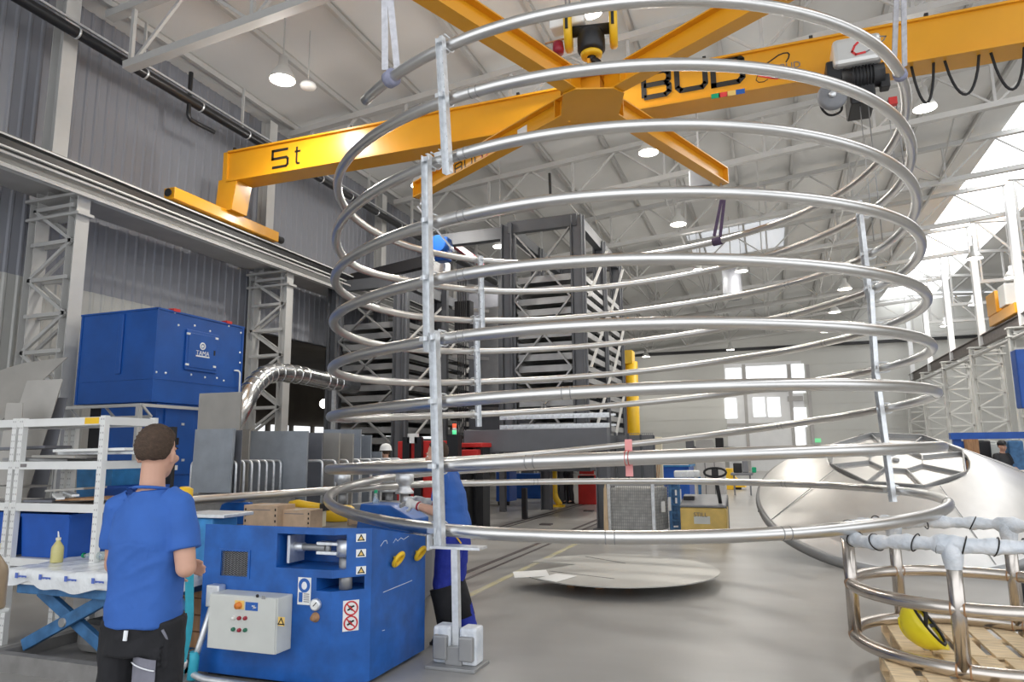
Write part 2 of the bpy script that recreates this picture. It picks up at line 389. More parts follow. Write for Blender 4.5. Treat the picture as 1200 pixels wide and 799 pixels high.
    # shirt
    if shirt:
        b = MB(); w = J.get('shw', 1.)
        hem = hip+V((0, 0, -.03))
        eloft(b, [(T(hem), D((.182*w, 0, 0)), D((0, .130, 0))), (T(hip+V((0, 0, .06))), D((.178*w, 0, 0)), D((0, .128, 0))), (T(hip.lerp(ch, .5)), D((.172*w, 0, 0)), D((0, .122, 0))), (T(ch), D((.187*w, 0, 0)), D((0, .132, 0))), (T(ch.lerp(neck, .5)), D((.178*w, 0, 0)), D((0, .112, 0))), (T(ch.lerp(neck, .72)), D((.145*w, 0, 0)), D((0, .095, 0))), (T(ch.lerp(neck, .9)), D((.098*w, 0, 0)), D((0, .08, 0))), (T(neck+V((0, 0, -.005))), D((.075, 0, 0)), D((0, .072, 0)))], 28, 2.5)
        for s in ('L', 'R'):
            sh_, el = V(J['sh'+s]), V(J['el'+s]); e_ = sh_.lerp(el, .70); b.tube([T(sh_+(neck-sh_)*.45), T(sh_), T(sh_.lerp(el, .3)), T(e_)], [.058, .066, .069, .068], 18)
            b.ell(T(sh_+V((0, 0, .004))), (.062, .062, .058))
        so = b.build('tshirt', shirt, o); fuse(so, vox, 5); wrinkle(so, .010 if detail else .007, 6.5, J.get('seed', 1))
        MB().tube([T(neck+V((.076*math.cos(t), .072*math.sin(t)-.0, .0+.012*math.sin(t)*-1))) for t in [2*PI*i/24 for i in range(24)]], .007, 8, closed=True).build('collar', shirt, so)
    if trousers:
        b = MB(); tw = min(1., J.get('shw', 1.)+.03)
        eloft(b, [(T(hip+V((0, 0, .03))), D((.158*tw, 0, 0)), D((0, .112, 0))), (T(hip+V((0, 0, -.05))), D((.170*tw, 0, 0)), D((0, .122, 0))), (T(hip+V((0, -.005, -.14))), D((.172*tw, 0, 0)), D((0, .120, 0)))], 24)
        for s in ('L', 'R'):
            hp_, kn, an = V(J['hp'+s]), V(J['kn'+s]), V(J['an'+s]); b.tube([T(hp_+V((0, 0, .05))), T(hp_.lerp(kn, .25)), T(kn), T(kn.lerp(an, .5)), T(an+V((0, 0, -.01)))], [r_*J.get('legw', 1.) for r_ in (.097, .100, .080, .077, .076)], 18)
        to = b.build('trousers', trousers, o); fuse(to, vox, 4); wrinkle(to, .010, 8, 5)
        MB().tube([T(hip+V((.156*tw*math.cos(t), .111*math.sin(t), .03))) for t in [2*PI*i/28 for i in range(28)]], .012, 8, closed=True).build('waistband', belt or trousers, to)
    for s in ('L', 'R'):
        an = V(J['an'+s]); b = MB(); f = D((0, 1, 0))
        eloft(b, [(T(an+V((0, -.085, -.05))), D((.035, 0, 0)), D((0, 0, .03))), (T(an+V((0, -.03, -.045))), D((.042, 0, 0)), D((0, 0, .042))), (T(an+V((0, .05, -.052))), D((.044, 0, 0)), D((0, 0, .036))), (T(an+V((0, .13, -.062))), D((.047, 0, 0)), D((0, 0, .028))), (T(an+V((0, .185, -.068))), D((.030, 0, 0)), D((0, 0, .018)))], 18)
        cap(b, T(an+V((0, -.03, -.03))), T(an+V((0, -.01, .03))), .045, .05); sh2 = b.build('shoe', shoe, o); fuse(sh2, max(vox, .007), 3)
        MB().prism([T(an+V((x, y, -.098))) for x, y in ((-.04, -.10), (.04, -.10), (.05, .1), (.03, .2), (-.03, .2), (-.05, .1))], (0, 0, .022)).build('sole', 'rubber', sh2)
    if gloves:
        for s in ('L', 'R'):
            b = MB(); el, wr = V(J['el'+s]), V(J['wr'+s]); d = D((wr-el).normalized()); pn = D(V(J.get('palm'+s, (-1 if s == 'R' else 1, 0, -.2))))
            hand(b, T(wr), d, pn, 1 if s == 'R' else -1, .19, .55, 1.25); cap(b, T(wr)-d*.05, T(wr), .040, .036); go_ = b.build('glove', gloves, o); fuse(go_, .006, 2)
            MB().lathe([(.038, -.01), (.044, 0), (.040, .012)], T(wr)-d*.055, d, 16).build('glove_cuff', 'redhook', go_)
    return o, T, D
ST = dict(head=(0, .015, 1.655), neck=(0, 0, 1.50), hip=(0, 0, .955), chest=(0, .0, 1.29), shL=(-.175, -.005, 1.435), shR=(.175, -.005, 1.435),
          elL=(-.225, .02, 1.15), elR=(.225, .02, 1.15), wrL=(-.2, .2, 1.02), wrR=(.2, .2, 1.02), hpL=(-.09, 0, .90), hpR=(.09, 0, .90), knL=(-.10, .01, .5), knR=(.10, .01, .5), anL=(-.11, -.02, .1), anR=(.11, -.02, .1))
# worker with his back to the camera
J1 = dict(ST, shL=(-.152, -.005, 1.42), shR=(.152, -.005, 1.42), elR=(.205, -.02, 1.165), wrR=(.07, .18, 1.165), elL=(-.185, .03, 1.165), wrL=(-.07, .26, 1.13), palmR=(-.6, -.4, -.5), palmL=(1, 0, -.3), seed=2.3, shw=.88)
w1, T1, D1 = person('person', 'person in blue T-shirt and black trousers seen from behind at the left', (-2.63, 2.46, 0), math.radians(10), J1, .007, 'shirt', 'trouser_black', look=math.radians(8), belt='trouser_grey')
def patch(par, T, D, cx, z, w, h, y, m, name, ry=0, stripe=True):
    mb = MB(); n = 8; vs = []; fs = []
    for j in range(2):
        for i in range(n+1):
            t = -w/2+w*i/n; a = ry+t/.10; vs.append(T((cx+.103*math.sin(a), y-.103*math.cos(a)*1.0, z+(h/2 if j else -h/2)-(.02*i/n if j else 0))))
    for i in range(n): fs.append((i, i+1, n+2+i, n+1+i))
    mb.add(vs, fs); o = mb.build(name, m, par); s = o.modifiers.new('t', 'SOLIDIFY'); s.thickness = .006; return o
p1 = [c for c in w1.children if c.name.startswith('trousers')][0]
pk = patch(p1, T1, D1, .085, .69, .11, .26, .0, 'trouser_grey', 'thigh_pocket', .0)
MB().tube([T1((.085+.109*math.sin(a), -.109*math.cos(a), .775-.03*a)) for a in [-.52+1.04*i/8 for i in range(9)]], .003, 6).build('pocket_stripe', 'inkwhite', pk)
MB().bar(T1((0.02, -.128, .925)), T1((.02, -.132, .885)), .018, .006).build('belt_label', 'inkwhite', p1)
MB().tube([T1((.15, -.075, .92)), T1((.163, -.05, .87)), T1((.168, -.01, .84))], .006, 6).build('pocket_trim', 'trouser_grey', p1)
# worker inside the coil, facing the machine
J2 = dict(ST, head=(0, .165, 1.625), neck=(0, .09, 1.49), chest=(0, .03, 1.285), hip=(0, -.02, .955), shL=(-.16, .06, 1.425), shR=(.16, .06, 1.425), legw=1.2,
          elL=(-.21, .09, 1.13), wrL=(-.12, .33, 1.185), elR=(.2, .10, 1.15), wrR=(.08, .29, 1.20), palmL=(.8, 0, -.3), palmR=(-.8, 0, -.3), seed=4.1,
          knL=(-.11, .06, .5), anL=(-.12, -.03, .1), knR=(.09, .02, .5), anR=(.1, -.1, .1))
w2, T2, D2 = person('person', 'person in blue T-shirt and white gloves working inside the coil behind the front upright', (-2.745, 5.93, 0), math.radians(97), J2, .008, 'shirt', 'trouser_blue', 'glove', look=math.radians(0), nod=math.radians(-8), detail=False)
p2 = [c for c in w2.children if c.name.startswith('trousers')][0]
for cx, kn, an in ((-.11, V(J2['knL']), V(J2['anL'])), (.095, V(J2['knR']), V(J2['anR']))):
    b = MB(); q = kn.lerp(an, .35); b.tube([T2(kn+V((0, .012, -.02))), T2(kn.lerp(an, .35)+V((0, .012, 0))), T2(kn.lerp(an, .78)+V((0, .012, 0)))], [.112, .109, .106], 16, caps=True); b.build('knee_patch', 'trouser_black', p2)
MB().bar(T2((-.18, -.03, .98)), T2((-.16, -.12, .86)), .012, .012).build('yellow_trim', 'yellow', p2)
g2 = thing('caliper', 'grey gauge held between the white gloves', 'gauge', tuple(T2((-.02, .41, 1.20))))
MB().bar(T2((-.16, .455, 1.175)), T2((.10, .40, 1.235)), .02, .035).build('gauge_bar', 'tray', g2); MB().cyl(T2((-.03, .43, 1.20)), T2((-.03, .43, 1.25)), .045, 16).build('gauge_dial', 'galv', g2)
# distant people
def small(label, loc, rz, shirt, trousers, **k):
    return person('person', label, loc, rz, dict(ST, **k.pop('J', {})), .016, shirt, trousers, detail=False, **k)
p = gz(667, 590); small('person in dark clothes standing by the red tool cabinet far back', (p.x, p.y, 0), math.radians(150), 'black', 'black', J=dict(wrL=(-.1, .3, 1.1), wrR=(.1, .3, 1.1)))
p = gd(452, 540, 13.4); w4, T4, D4 = small('person in white helmet half hidden behind the bluish plates', (p.x, p.y, 0), math.radians(60), 'sheet_dark', 'black')
hz_ = gy(452, 525, p.y).z; dz = hz_-1.79
w4.location.z = 0
MB().lathe([(.125, -.005), (.118, .0), (.112, .03), (.1, .08), (.06, .12), (0, .132)], T4((0, .005, 1.70)), (0, 0, 1), 24).build('helmet', 'whiteplain', w4)
p = gd(1176, 540, 17.); p.z = 0
small('person with black cap and black shirt under the blue beam at the right', (p.x, p.y, 0), math.radians(200), 'black', 'black', cap_='black', J=dict(wrL=(-.16, .3, 1.05), wrR=(.16, .3, 1.05)))
# ------------------------------------------------------------------ view and daylight
SC.view_settings.view_transform = 'Standard'; SC.view_settings.look = 'None'; SC.view_settings.gamma = 1; SC.view_settings.use_curve_mapping = False
SC.view_settings.exposure = .06
w = bpy.data.worlds.new('daylight'); SC.world = w; w.use_nodes = True
w.node_tree.nodes['Background'].inputs[0].default_value = (.93, .96, 1., 1); w.node_tree.nodes['Background'].inputs[1].default_value = 1.75

XL, XR, YB = -12.9, 9.7, 58.      # left wall, runway line on the right, back wall
COLY = [8.8+5.9*k for k in range(-1, 9)]
def zroof(x): return 10.95+.085*(x+12)
# floor
def concrete():
    m = bpy.data.materials.new('concrete_floor'); m.use_nodes = True; nt = m.node_tree; b = nt.nodes['Principled BSDF']
    tc = nt.nodes.new('ShaderNodeTexCoord')
    n1 = nt.nodes.new('ShaderNodeTexNoise'); n1.inputs['Scale'].default_value = .55; n1.inputs['Detail'].default_value = 8
    mp = nt.nodes.new('ShaderNodeMapping'); mp.inputs['Scale'].default_value = (1, 2.6, 1)
    nt.links.new(tc.outputs['Object'], mp.inputs[0]); nt.links.new(mp.outputs[0], n1.inputs['Vector'])
    r = nt.nodes.new('ShaderNodeValToRGB'); r.color_ramp.elements[0].position = .3; r.color_ramp.elements[1].position = .75
    r.color_ramp.elements[0].color = (.33, .318, .30, 1); r.color_ramp.elements[1].color = (.42, .408, .39, 1)
    nt.links.new(n1.outputs['Fac'], r.inputs[0]); nt.links.new(r.outputs[0], b.inputs['Base Color'])
    r2 = nt.nodes.new('ShaderNodeMapRange'); r2.inputs[3].default_value = .30; r2.inputs[4].default_value = .34
    nt.links.new(n1.outputs['Fac'], r2.inputs[0]); nt.links.new(r2.outputs[0], b.inputs['Roughness'])
    b.inputs['Specular IOR Level'].default_value = .6
    return m
M['conc'] = concrete()
struct(MB().box((-24, -6, -.2), (26, YB+.4, 0)), 'floor', 'conc', 'grey polished concrete floor of the hall', 'floor')
# left wall: trapezoid steel cladding
def cladding(x, y0, y1, z0, z1, pitch=.25, dep=.022):
    mb = MB(); ys = []; y = y0
    while y < y1:
        ys += [(y, 0), (y+.15, 0), (y+.18, dep), (y+.22, dep)]; y += pitch
    ys.append((y1, 0)); vs = []; fs = []
    for (yy, d) in ys: vs += [(x+d, yy, z0), (x+d, yy, z1)]
    for i in range(len(ys)-1): fs.append((2*i, 2*i+2, 2*i+3, 2*i+1))
    mb.add(vs, fs); n = len(ys)
    mb.add([(x-.15, y0, z0), (x-.15, y1, z0), (x-.15, y1, z1), (x-.15, y0, z1)], [(0, 1, 2, 3)])
    return mb
M['clad'] = mat('clad_grey', (.26, .268, .30), .5, .1, .04, .6)
M['cladlow'] = mat('clad_pale', (.45, .45, .43), .45, .1, .04, .6)
struct(cladding(XL, -6, YB, 4.95, 10.9), 'wall_left', 'clad', 'grey ribbed steel cladding of the left wall', 'wall')
struct(cladding(XL+.02, -6, COLY[2]-.4, 0, 4.95), 'wall_left_lower', 'cladlow', 'paler ribbed lower cladding of the left wall', 'wall')
# the annex seen through the opening in the left wall
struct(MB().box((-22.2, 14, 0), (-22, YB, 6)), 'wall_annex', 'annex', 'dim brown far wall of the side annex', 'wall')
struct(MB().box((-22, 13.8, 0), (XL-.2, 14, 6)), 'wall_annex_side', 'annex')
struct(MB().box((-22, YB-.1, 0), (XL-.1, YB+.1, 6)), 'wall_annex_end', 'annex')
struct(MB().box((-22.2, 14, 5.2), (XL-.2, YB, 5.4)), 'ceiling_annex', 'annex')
k = 0
for i, y in enumerate([22+1.7*j for j in range(14)]):
    k += 1; struct(MB().box((-21.98, y, 2.2), (-21.9, y+1.2, 3.0)), 'window_%d' % (k+10), 'glassw', 'bright small annex window', 'window')
# back wall with panel joints
mb = MB()
for j in range(12): mb.box((-13, YB, j*1.0+.012), (26, YB+.25, (j+1)*1.0-.012))
mb.box((-13, YB+.03, 0), (26, YB+.3, 12.5))
struct(mb, 'wall_back', 'wallback', 'pale sandwich panel back wall with horizontal joints', 'wall')
struct(MB().box((-13, YB-.3, 9.36), (26, YB-.05, 9.58)), 'trim_1', 'black', 'black pipe run under the roof along the back wall', 'trim')
# right side of the next bay, closing the hall
struct(MB().box((25.8, 12, 0), (26, YB, 13)), 'wall_right', 'wallback', 'pale wall of the neighbouring bay', 'wall')
# roof: sloping up to the skylight band, then down over the next bay
def slab(x0, x1, zf, m, name, y0=-6, y1=YB+.2, lab=None, t=.12):
    return struct(MB().prism([(x0, y0, zf(x0)), (x1, y0, zf(x1)), (x1, y0, zf(x1)+t), (x0, y0, zf(x0)+t)], (0, y1-y0, 0)), name, m, lab, 'ceiling' if 'ceil' in name else 'skylight')
XS0, XS1 = 8.3, 12.0
zr2 = lambda x: zroof(XS1)-.085*(x-XS1)
slab(-13.1, XS0, zroof, 'roof', 'ceiling', lab='pale grey sheet roof sloping up to the skylight')
slab(XS1, 26, zr2, 'roof', 'ceiling_bay', lab='pale grey sheet roof of the next bay')
slab(XS0, XS1, zroof, 'skyl', 'window_1', y0=4, lab='long white translucent skylight band in the roof', t=.05)
# second rooflight strip across the slope
slab(-3.2, 1.2, lambda x: zroof(x)-.03, mat('rooflight_panel', (.86, .9, .96), .4, emit=.42), 'window_2', y0=33, y1=37.8, lab='bluish translucent rooflight across the slope', t=.02)
# purlins along the hall
for i, x in enumerate([-12.2+1.93*j for j in range(19)]):
    z = (zroof(x) if x < XS1 else zr2(x))-.10
    if XS0+.3 < x < XS1-.3: continue
    struct(MB().ibeam((x, -6, z), (x, YB, z), .18, .1, .012), 'purlin', 'struct')
# roof trusses: flat chords following the slope, posts and diagonals
TY = [9.6+5.9*k for k in range(-1, 9)]
for k, y in enumerate(TY):
    mb = MB(); a, b = -12.3, 8.6
    zt = lambda x: zroof(x)-.32; zb = lambda x: zroof(x)-1.62
    mb.bar((a, y, zt(a)), (b+1.2, y, zt(b+1.2)), .2, .16); mb.bar((a+.6, y, zb(a+.6)), (b+1.2, y, zb(b+1.2)), .2, .16)
    n = 7; st = (b-a)/n
    for i in range(n+1):
        x = a+.7+st*i if i < n else b+1.1
        mb.bar((x, y, zb(x)), (x, y, zt(x)), .075, .075)
        if i < n:
            x1 = x+st*.5; x2 = min(x+st, b+1.1)
            mb.bar((x, y, zb(x)), (x1, y, zt(x1)), .06, .06); mb.bar((x1, y, zt(x1)), (x2, y, zb(x2)), .055, .055)
    struct(mb, 'roof_truss', 'struct', None, 'truss')
    # truss of the bay to the right
    mb = MB(); a, b = 9.9, 25.5
    zt2 = lambda x: zr2(max(x, XS1))-.32; 
    mb.bar((a, y, zt2(a)), (b, y, zt2(b)), .2, .16); mb.bar((a, y, 9.6), (b, y, 9.6), .2, .16)
    for i in range(6):
        x = a+.2+i*2.6; mb.bar((x, y, 9.6), (x, y, zt2(x)), .09); mb.bar((x, y, zt2(x)), (x+2.6, y, 9.6), .09)
    if k > 2: struct(mb, 'roof_truss', 'struct', None, 'truss')
# lengthwise bracing frames between trusses
for x in (-8.9, -5.9, -2.9, .1, 3.1, 6.1):
    mb = MB(); zb = zroof(x)-1.6; zt = zroof(x)-.35
    mb.bar((x, TY[3], zb), (x, TY[-1], zb), .05)
    for y0, y1 in zip(TY[3:], TY[4:]): mb.bar((x, y0, zb), (x, (y0+y1)/2, zt), .04); mb.bar((x, (y0+y1)/2, zt), (x, y1, zb), .04)
    struct(mb, 'roof_bracing', 'struct', None, 'bracing')
# left columns: lattice below the crane rail, H-profile above it
def lattice(x0, x1, y, ztop, base=0, n=9, w=.2):
    mb = MB()
    for x in (x0, x1):
        mb.ibeam((x, y, base), (x, y, ztop), w, .26, .014, (1, 0, 0))
    for yy in (y-.1, y+.1):
        st = (ztop-base-.3)/n
        for i in range(n+1): mb.bar((x0, yy, base+.15+i*st), (x1, yy, base+.15+i*st), .05, .07)
        for i in range(n):
            a, b = (x0, x1) if i % 2 else (x1, x0)
            mb.bar((a, yy, base+.15+i*st), (b, yy, base+.15+(i+1)*st), .05, .06)
    mb.box((x0-.15, y-.2, ztop), (x1+.2, y+.2, ztop+.05)); mb.box((x0-.15, y-.16, ztop-.35), (x1+.18, y+.16, ztop-.3))
    mb.box((x0-.2, y-.25, base), (x1+.2, y+.25, base+.03))
    return mb
for y in COLY[1:]:
    struct(lattice(-12.62, -11.6, y, 6.3), 'column', 'struct', None, 'column')
    struct(MB().ibeam((-12.4, y, 6.35), (-12.4, y, zroof(-12.4)-.3), .3, .3, .016, (1, 0, 0)), 'column', 'struct', None, 'column')
for y in COLY[1:]:
    if y > 18: struct(lattice(9.2, 10.35, y+.3, 6.3, w=.18), 'column', 'flange', None, 'column')
    if y > 24: struct(MB().box((9.7-.14, y+.16, 6.4), (9.7+.14, y+.44, zroof(9.7)-1.0)), 'column', 'colwhite', None, 'column')
# eaves beam and cladding rails on the left wall
# crane runways
def runway(x, y0, y1, m, name, lab):
    mb = MB().ibeam((x, y0, 6.62), (x, y1, 6.62), .5, .26, .02); mb.box((x-.035, y0, 6.87), (x+.035, y1, 6.94))
    return struct(mb, name, m, lab, 'runway')
mb = MB().bar((-11.6, -6, 6.865), (-11.6, YB-.3, 6.865), .27, .03); mb.bar((-11.6, -6, 6.38), (-11.6, YB-.3, 6.38), .27, .022); struct(mb, 'trim_14', 'flange', 'pale flanges of the left crane runway', 'runway flange')
mb = MB().bar((-11.50, -6, 6.74), (-11.50, YB-.3, 6.74), .06, .10); struct(mb, 'trim_2', 'black', 'black conductor bar along the left crane runway', 'conductor bar')
mb = MB().bar((-11.48, -6, 6.66), (-11.48, YB-.3, 6.66), .05, .03); struct(mb, 'trim_15', 'flange', 'thin pale cable channel along the left crane runway', 'cable channel')
runway(-11.6, -6, YB-.3, 'runwaygrey', 'crane_runway_beam', 'pale steel crane runway along the left wall')
runway(XR, -6, YB-.6, 'runway', 'crane_runway_beam', 'brown-grey crane runway on the right lattice columns')
mb = MB()
for x in (-12.5, -12.2, -11.95): mb.bar((x, -6, 6.55), (x, YB-.3, 6.55), .05, .08)
for i in range(60): mb.bar((-12.5, -5+i*1.05, 6.6), (-11.75, -5+i*1.05, 6.6), .04, .02)
mb.bar((-11.38, -6, 6.3), (-11.38, YB-.3, 6.3), .05, .05); mb.bar((-11.33, -6, 6.5), (-11.33, YB-.3, 6.5), .03, .04)
struct(mb, 'trim_3', 'structd', 'narrow service walkway beside the left crane runway', 'walkway')
mb = MB().box((-12.78, -6, 6.48), (-11.75, YB-.3, 6.50)); struct(mb, 'trim_4', 'structd')
mb = MB().tube([(9.25, 16, 5.9), (9.25, YB-1, 5.9)], .07, 10); struct(mb, 'trim_5', 'structd', 'pipe running below the right runway', 'pipe')
mb = MB().bar((10.3, 16, 7.0), (10.3, YB-1, 7.0), .05); 
for i in range(22): mb.bar((10.3, 17+i*1.9, 6.3), (10.3, 17+i*1.9, 7.0), .04)
struct(mb, 'trim_6', 'struct')
# black heating pipe under the eaves with hangers
def wallpoint(u, v): return gx(u, v, -12.25)
pz = wallpoint(200, 108)
PX, PZ = -11.9, 1.65+11.9/1.5016
p = thing('black_pipe', 'long black insulated pipe hung high along the left wall', 'pipe', (PX, 0, PZ))
MB().tube([(PX, -6, PZ), (PX, 34, PZ)], .105, 14).build('pipe_run', 'pipeblack', p)
MB().bar((PX+.06, -6, PZ+.16), (PX+.06, 34, PZ+.16), .05, .045).build('cable_channel', 'galv', p)
for i in range(20): MB().lathe([(.11, -.02), (.118, -.02), (.118, .02), (.11, .02)], (PX, 4+i*1.55, PZ), (0, 1, 0), 14).build('pipe_clip', 'galv', p)
for i, y in enumerate([7.2+2.95*j for j in range(9)]): MB().bar((PX, y, PZ+.1), (PX, y, zroof(PX)-.25), .07, .03).build('hanger', 'struct', p)
a = gx(224, 85, PX); b = gx(222, 140, PX)
one(MB().tube(fillet([a, (a.x, a.y, b.z), (a.x+.05, b.y+.7, b.z)], .15), .05, 10), 'riser_pipe', 'pipeblack', 'short black riser pipe branching off the wall pipe', 'pipe')
# floor rails and markings
def floor_line(x, y0, y1, wd, m, name, lab, h=.006):
    return struct(MB().box((x-wd/2, y0, 0), (x+wd/2, y1, h)), name, m, lab, 'floor line')
floor_line(-5.80, 12.6, 45, .07, 'raild', 'trim_7', 'dark steel rail let into the floor'); floor_line(-5.62, 12.6, 45, .04, 'raild', 'trim_8', None)
floor_line(-4.09, 6.9, 40, .08, 'raild', 'trim_9', 'dark rail groove nearer to the camera'); floor_line(-3.88, 6.9, 40, .05, 'raild', 'trim_10', None)
floor_line(-3.42, 7.2, 13.2, .09, 'trimyellow', 'trim_11', 'worn yellow floor marking line', .004)
# back wall gate with glazing
def backwin(u0, v0, u1, v1, name, m='glassw', dy=.1, lab=None):
    a = gy(u0, v0, YB); b = gy(u1, v1, YB); return struct(MB().box((a.x, YB-dy, b.z), (b.x, YB-.02, a.z)), name, m, lab, 'window')
a = gy(848, 427, YB); b = gy(948, 548, YB)
struct(MB().box((a.x, YB-.06, 0), (b.x, YB-.01, a.z)), 'door_1', 'colwhite', 'tall pale sectional gate in the back wall', 'gate')
backwin(850, 432, 869, 446, 'window_3', lab='upper left pane of the gate'); backwin(874, 430, 922, 445, 'window_4', lab='wide upper pane of the gate')
backwin(849, 467, 864, 490, 'window_5', lab='left lower pane of the gate'); backwin(882, 466, 897, 488, 'window_6', lab='middle left pane of the gate')
backwin(899, 466, 915, 488, 'window_7', lab='middle right pane of the gate'); backwin(928, 478, 946, 500, 'window_8', lab='right lower pane of the gate')
backwin(927, 427, 944, 460, 'window_9', lab='tall slatted pane at the gate right side'); backwin(928, 500, 946, 546, 'window_10', lab='bright wicket door pane')
mb = MB()
for u in (872, 925, 947): 
    q = gy(u, 440, YB); mb.box((q.x-.12, YB-.16, 0), (q.x+.12, YB-.02, gy(u, 427, YB).z))
for v in (458, 497): 
    q = gy(900, v, YB); mb.box((a.x, YB-.14, q.z-.1), (b.x, YB-.02, q.z+.1))
struct(mb, 'trim_12', 'structd', 'grey frame members of the back gate', 'gate frame')
q = gy(931, 467, YB); struct(MB().box((q.x-.5, YB-.2, q.z-.18), (q.x+.6, YB-.12, q.z+.18)), 'trim_13', 'structd')
q = gy(957, 516, YB-.05); one(MB().box((q.x-.3, YB-.06, q.z-.15), (q.x+.3, YB-.02, q.z+.15)), 'exit_sign', 'exitgreen', 'small green exit sign on the back wall', 'sign', base=(q.x, YB-.02, q.z))
# ------------------------------------------------------------------ the coil
C0 = V((-1.816, 8.733, 0)); RC = 3.467; RTUBE = .052
KN = [(-123.5,5.25),(-110,5.29),(-90,5.34),(-50,5.40),(-25,5.42),(0,5.35),(30,5.24),(60,5.17),(90,5.10),(135,4.95),(165,4.88),(195,4.84),
 (236,4.79),(270,4.785),(310,4.805),(345,4.80),(370,4.755),(400,4.74),(450,4.61),(495,4.42),(525,4.32),(555,4.17),
 (592,4.17),(630,4.25),(670,4.265),(705,4.25),(735,4.19),(780,4.16),(810,4.11),(855,3.90),(885,3.77),(915,3.70),
 (955,3.64),(990,3.68),(1030,3.695),(1065,3.75),(1095,3.72),(1125,3.70),(1170,3.57),(1215,3.37),(1245,3.24),(1275,3.18),
 (1315,3.13),(1350,3.15),(1390,3.13),(1430,3.17),(1460,3.185),(1500,3.13),(1530,3.03),(1575,2.85),(1605,2.72),(1640,2.63),
 (1675,2.59),(1710,2.62),(1750,2.63),(1790,2.66),(1815,2.67),(1845,2.63),(1890,2.48),(1935,2.30),(1970,2.18),(2000,2.08),
 (2035,2.05),(2070,2.09),(2110,2.155),(2150,2.19),(2175,2.165),(2205,2.06),(2250,1.80),(2295,1.57),(2330,1.50),(2360,1.47),
 (2405,1.51),(2430,1.57),(2460,1.62),(2500,1.655),(2520,1.65),(2565,1.57),(2610,1.46),(2650,1.38),(2680,1.33),(2695,1.29),(2720,1.20),
 (2745,1.115),(2770,1.04),(2790,1.01),(2820,1.02),(2855,1.078),(2880,1.115),(2910,1.13),(2970,1.132),(3015,1.14),(3050,1.17)]
def coilz(t):
    for i in range(len(KN)-1):
        if KN[i][0] <= t <= KN[i+1][0]:
            t0, z0 = KN[i]; t1, z1 = KN[i+1]
            zm = KN[i-1] if i > 0 else KN[i]; zp = KN[i+2] if i+2 < len(KN) else KN[i+1]
            m0 = (z1-zm[1])/(t1-zm[0]) if i > 0 else 0; m1 = (zp[1]-z0)/(zp[0]-t0) if i+2 < len(KN) else 0
            h = t1-t0; s = (t-t0)/h
            return (2*s**3-3*s*s+1)*z0+(s**3-2*s*s+s)*h*m0+(-2*s**3+3*s*s)*z1+(s**3-s*s)*h*m1
    return KN[-1][1]
def coilp(t, dr=0.):
    a = math.radians(t); return V((C0.x+(RC+dr)*math.cos(a), C0.y+(RC+dr)*math.sin(a), coilz(t)))
pts = []; t = -123.5
while t <= 3050: pts.append(coilp(t)); t += 2.
# smooth the heights a little
for _ in range(4):
    zs = [p.z for p in pts]
    for i in range(1, len(pts)-1): pts[i].z = (zs[i-1]+2*zs[i]+zs[i+1])/4
d = (pts[-1]-pts[-2]).normalized(); d.z = -.004
feed_end = pts[-1]+d*4.55
coil = thing('tube_coil', 'huge upright spiral of bent stainless tube filling the middle of the hall', 'tube coil', (C0.x, C0.y, 0))
MB().tube(pts+[pts[-1]+d*(.3*i) for i in range(1, 16)]+[feed_end], RTUBE, 20).build('tube', 'stainless', coil)
def ringat(t, name, m, w=.012, dr=.0035):
    p = coilp(t); q = coilp(t+.4); MB().lathe([(RTUBE-.005, -w), (RTUBE+dr, -w), (RTUBE+dr, w), (RTUBE-.005, w)], p, q-p, 18).build(name, m, coil)
for t in (2110-35, 2070+78, 2822, 2800, 2430, 3005, 2935, 2870, 2215, 1850, 1480, 1130, 770, 420, 33, 1700, 1340, 980, 620, 262):
    ringat(t, 'weld_seam', 'tray', .004, .002); ringat(t+1.1, 'weld_seam', 'tray', .004, .002)
mb = MB(); q = coilp(2443); mb.sheet([q+V((-.028, .062, .14)), q+V((.028, .062, .14)), q+V((.028, .062, -.14)), q+V((-.028, .062, -.14))], (0, 1, 0), .004)
mb.build('paper_tag', 'pink', coil)['label'] = 'pink paper tag tied to the tube'
for e in (-.012, .014): MB().tube([q+V((e, (RTUBE+.004)*math.cos(a), (RTUBE+.004)*math.sin(a))) for a in [2*PI*i/14 for i in range(14)]], .003, 6, closed=True).build('tie_string', 'red', coil)

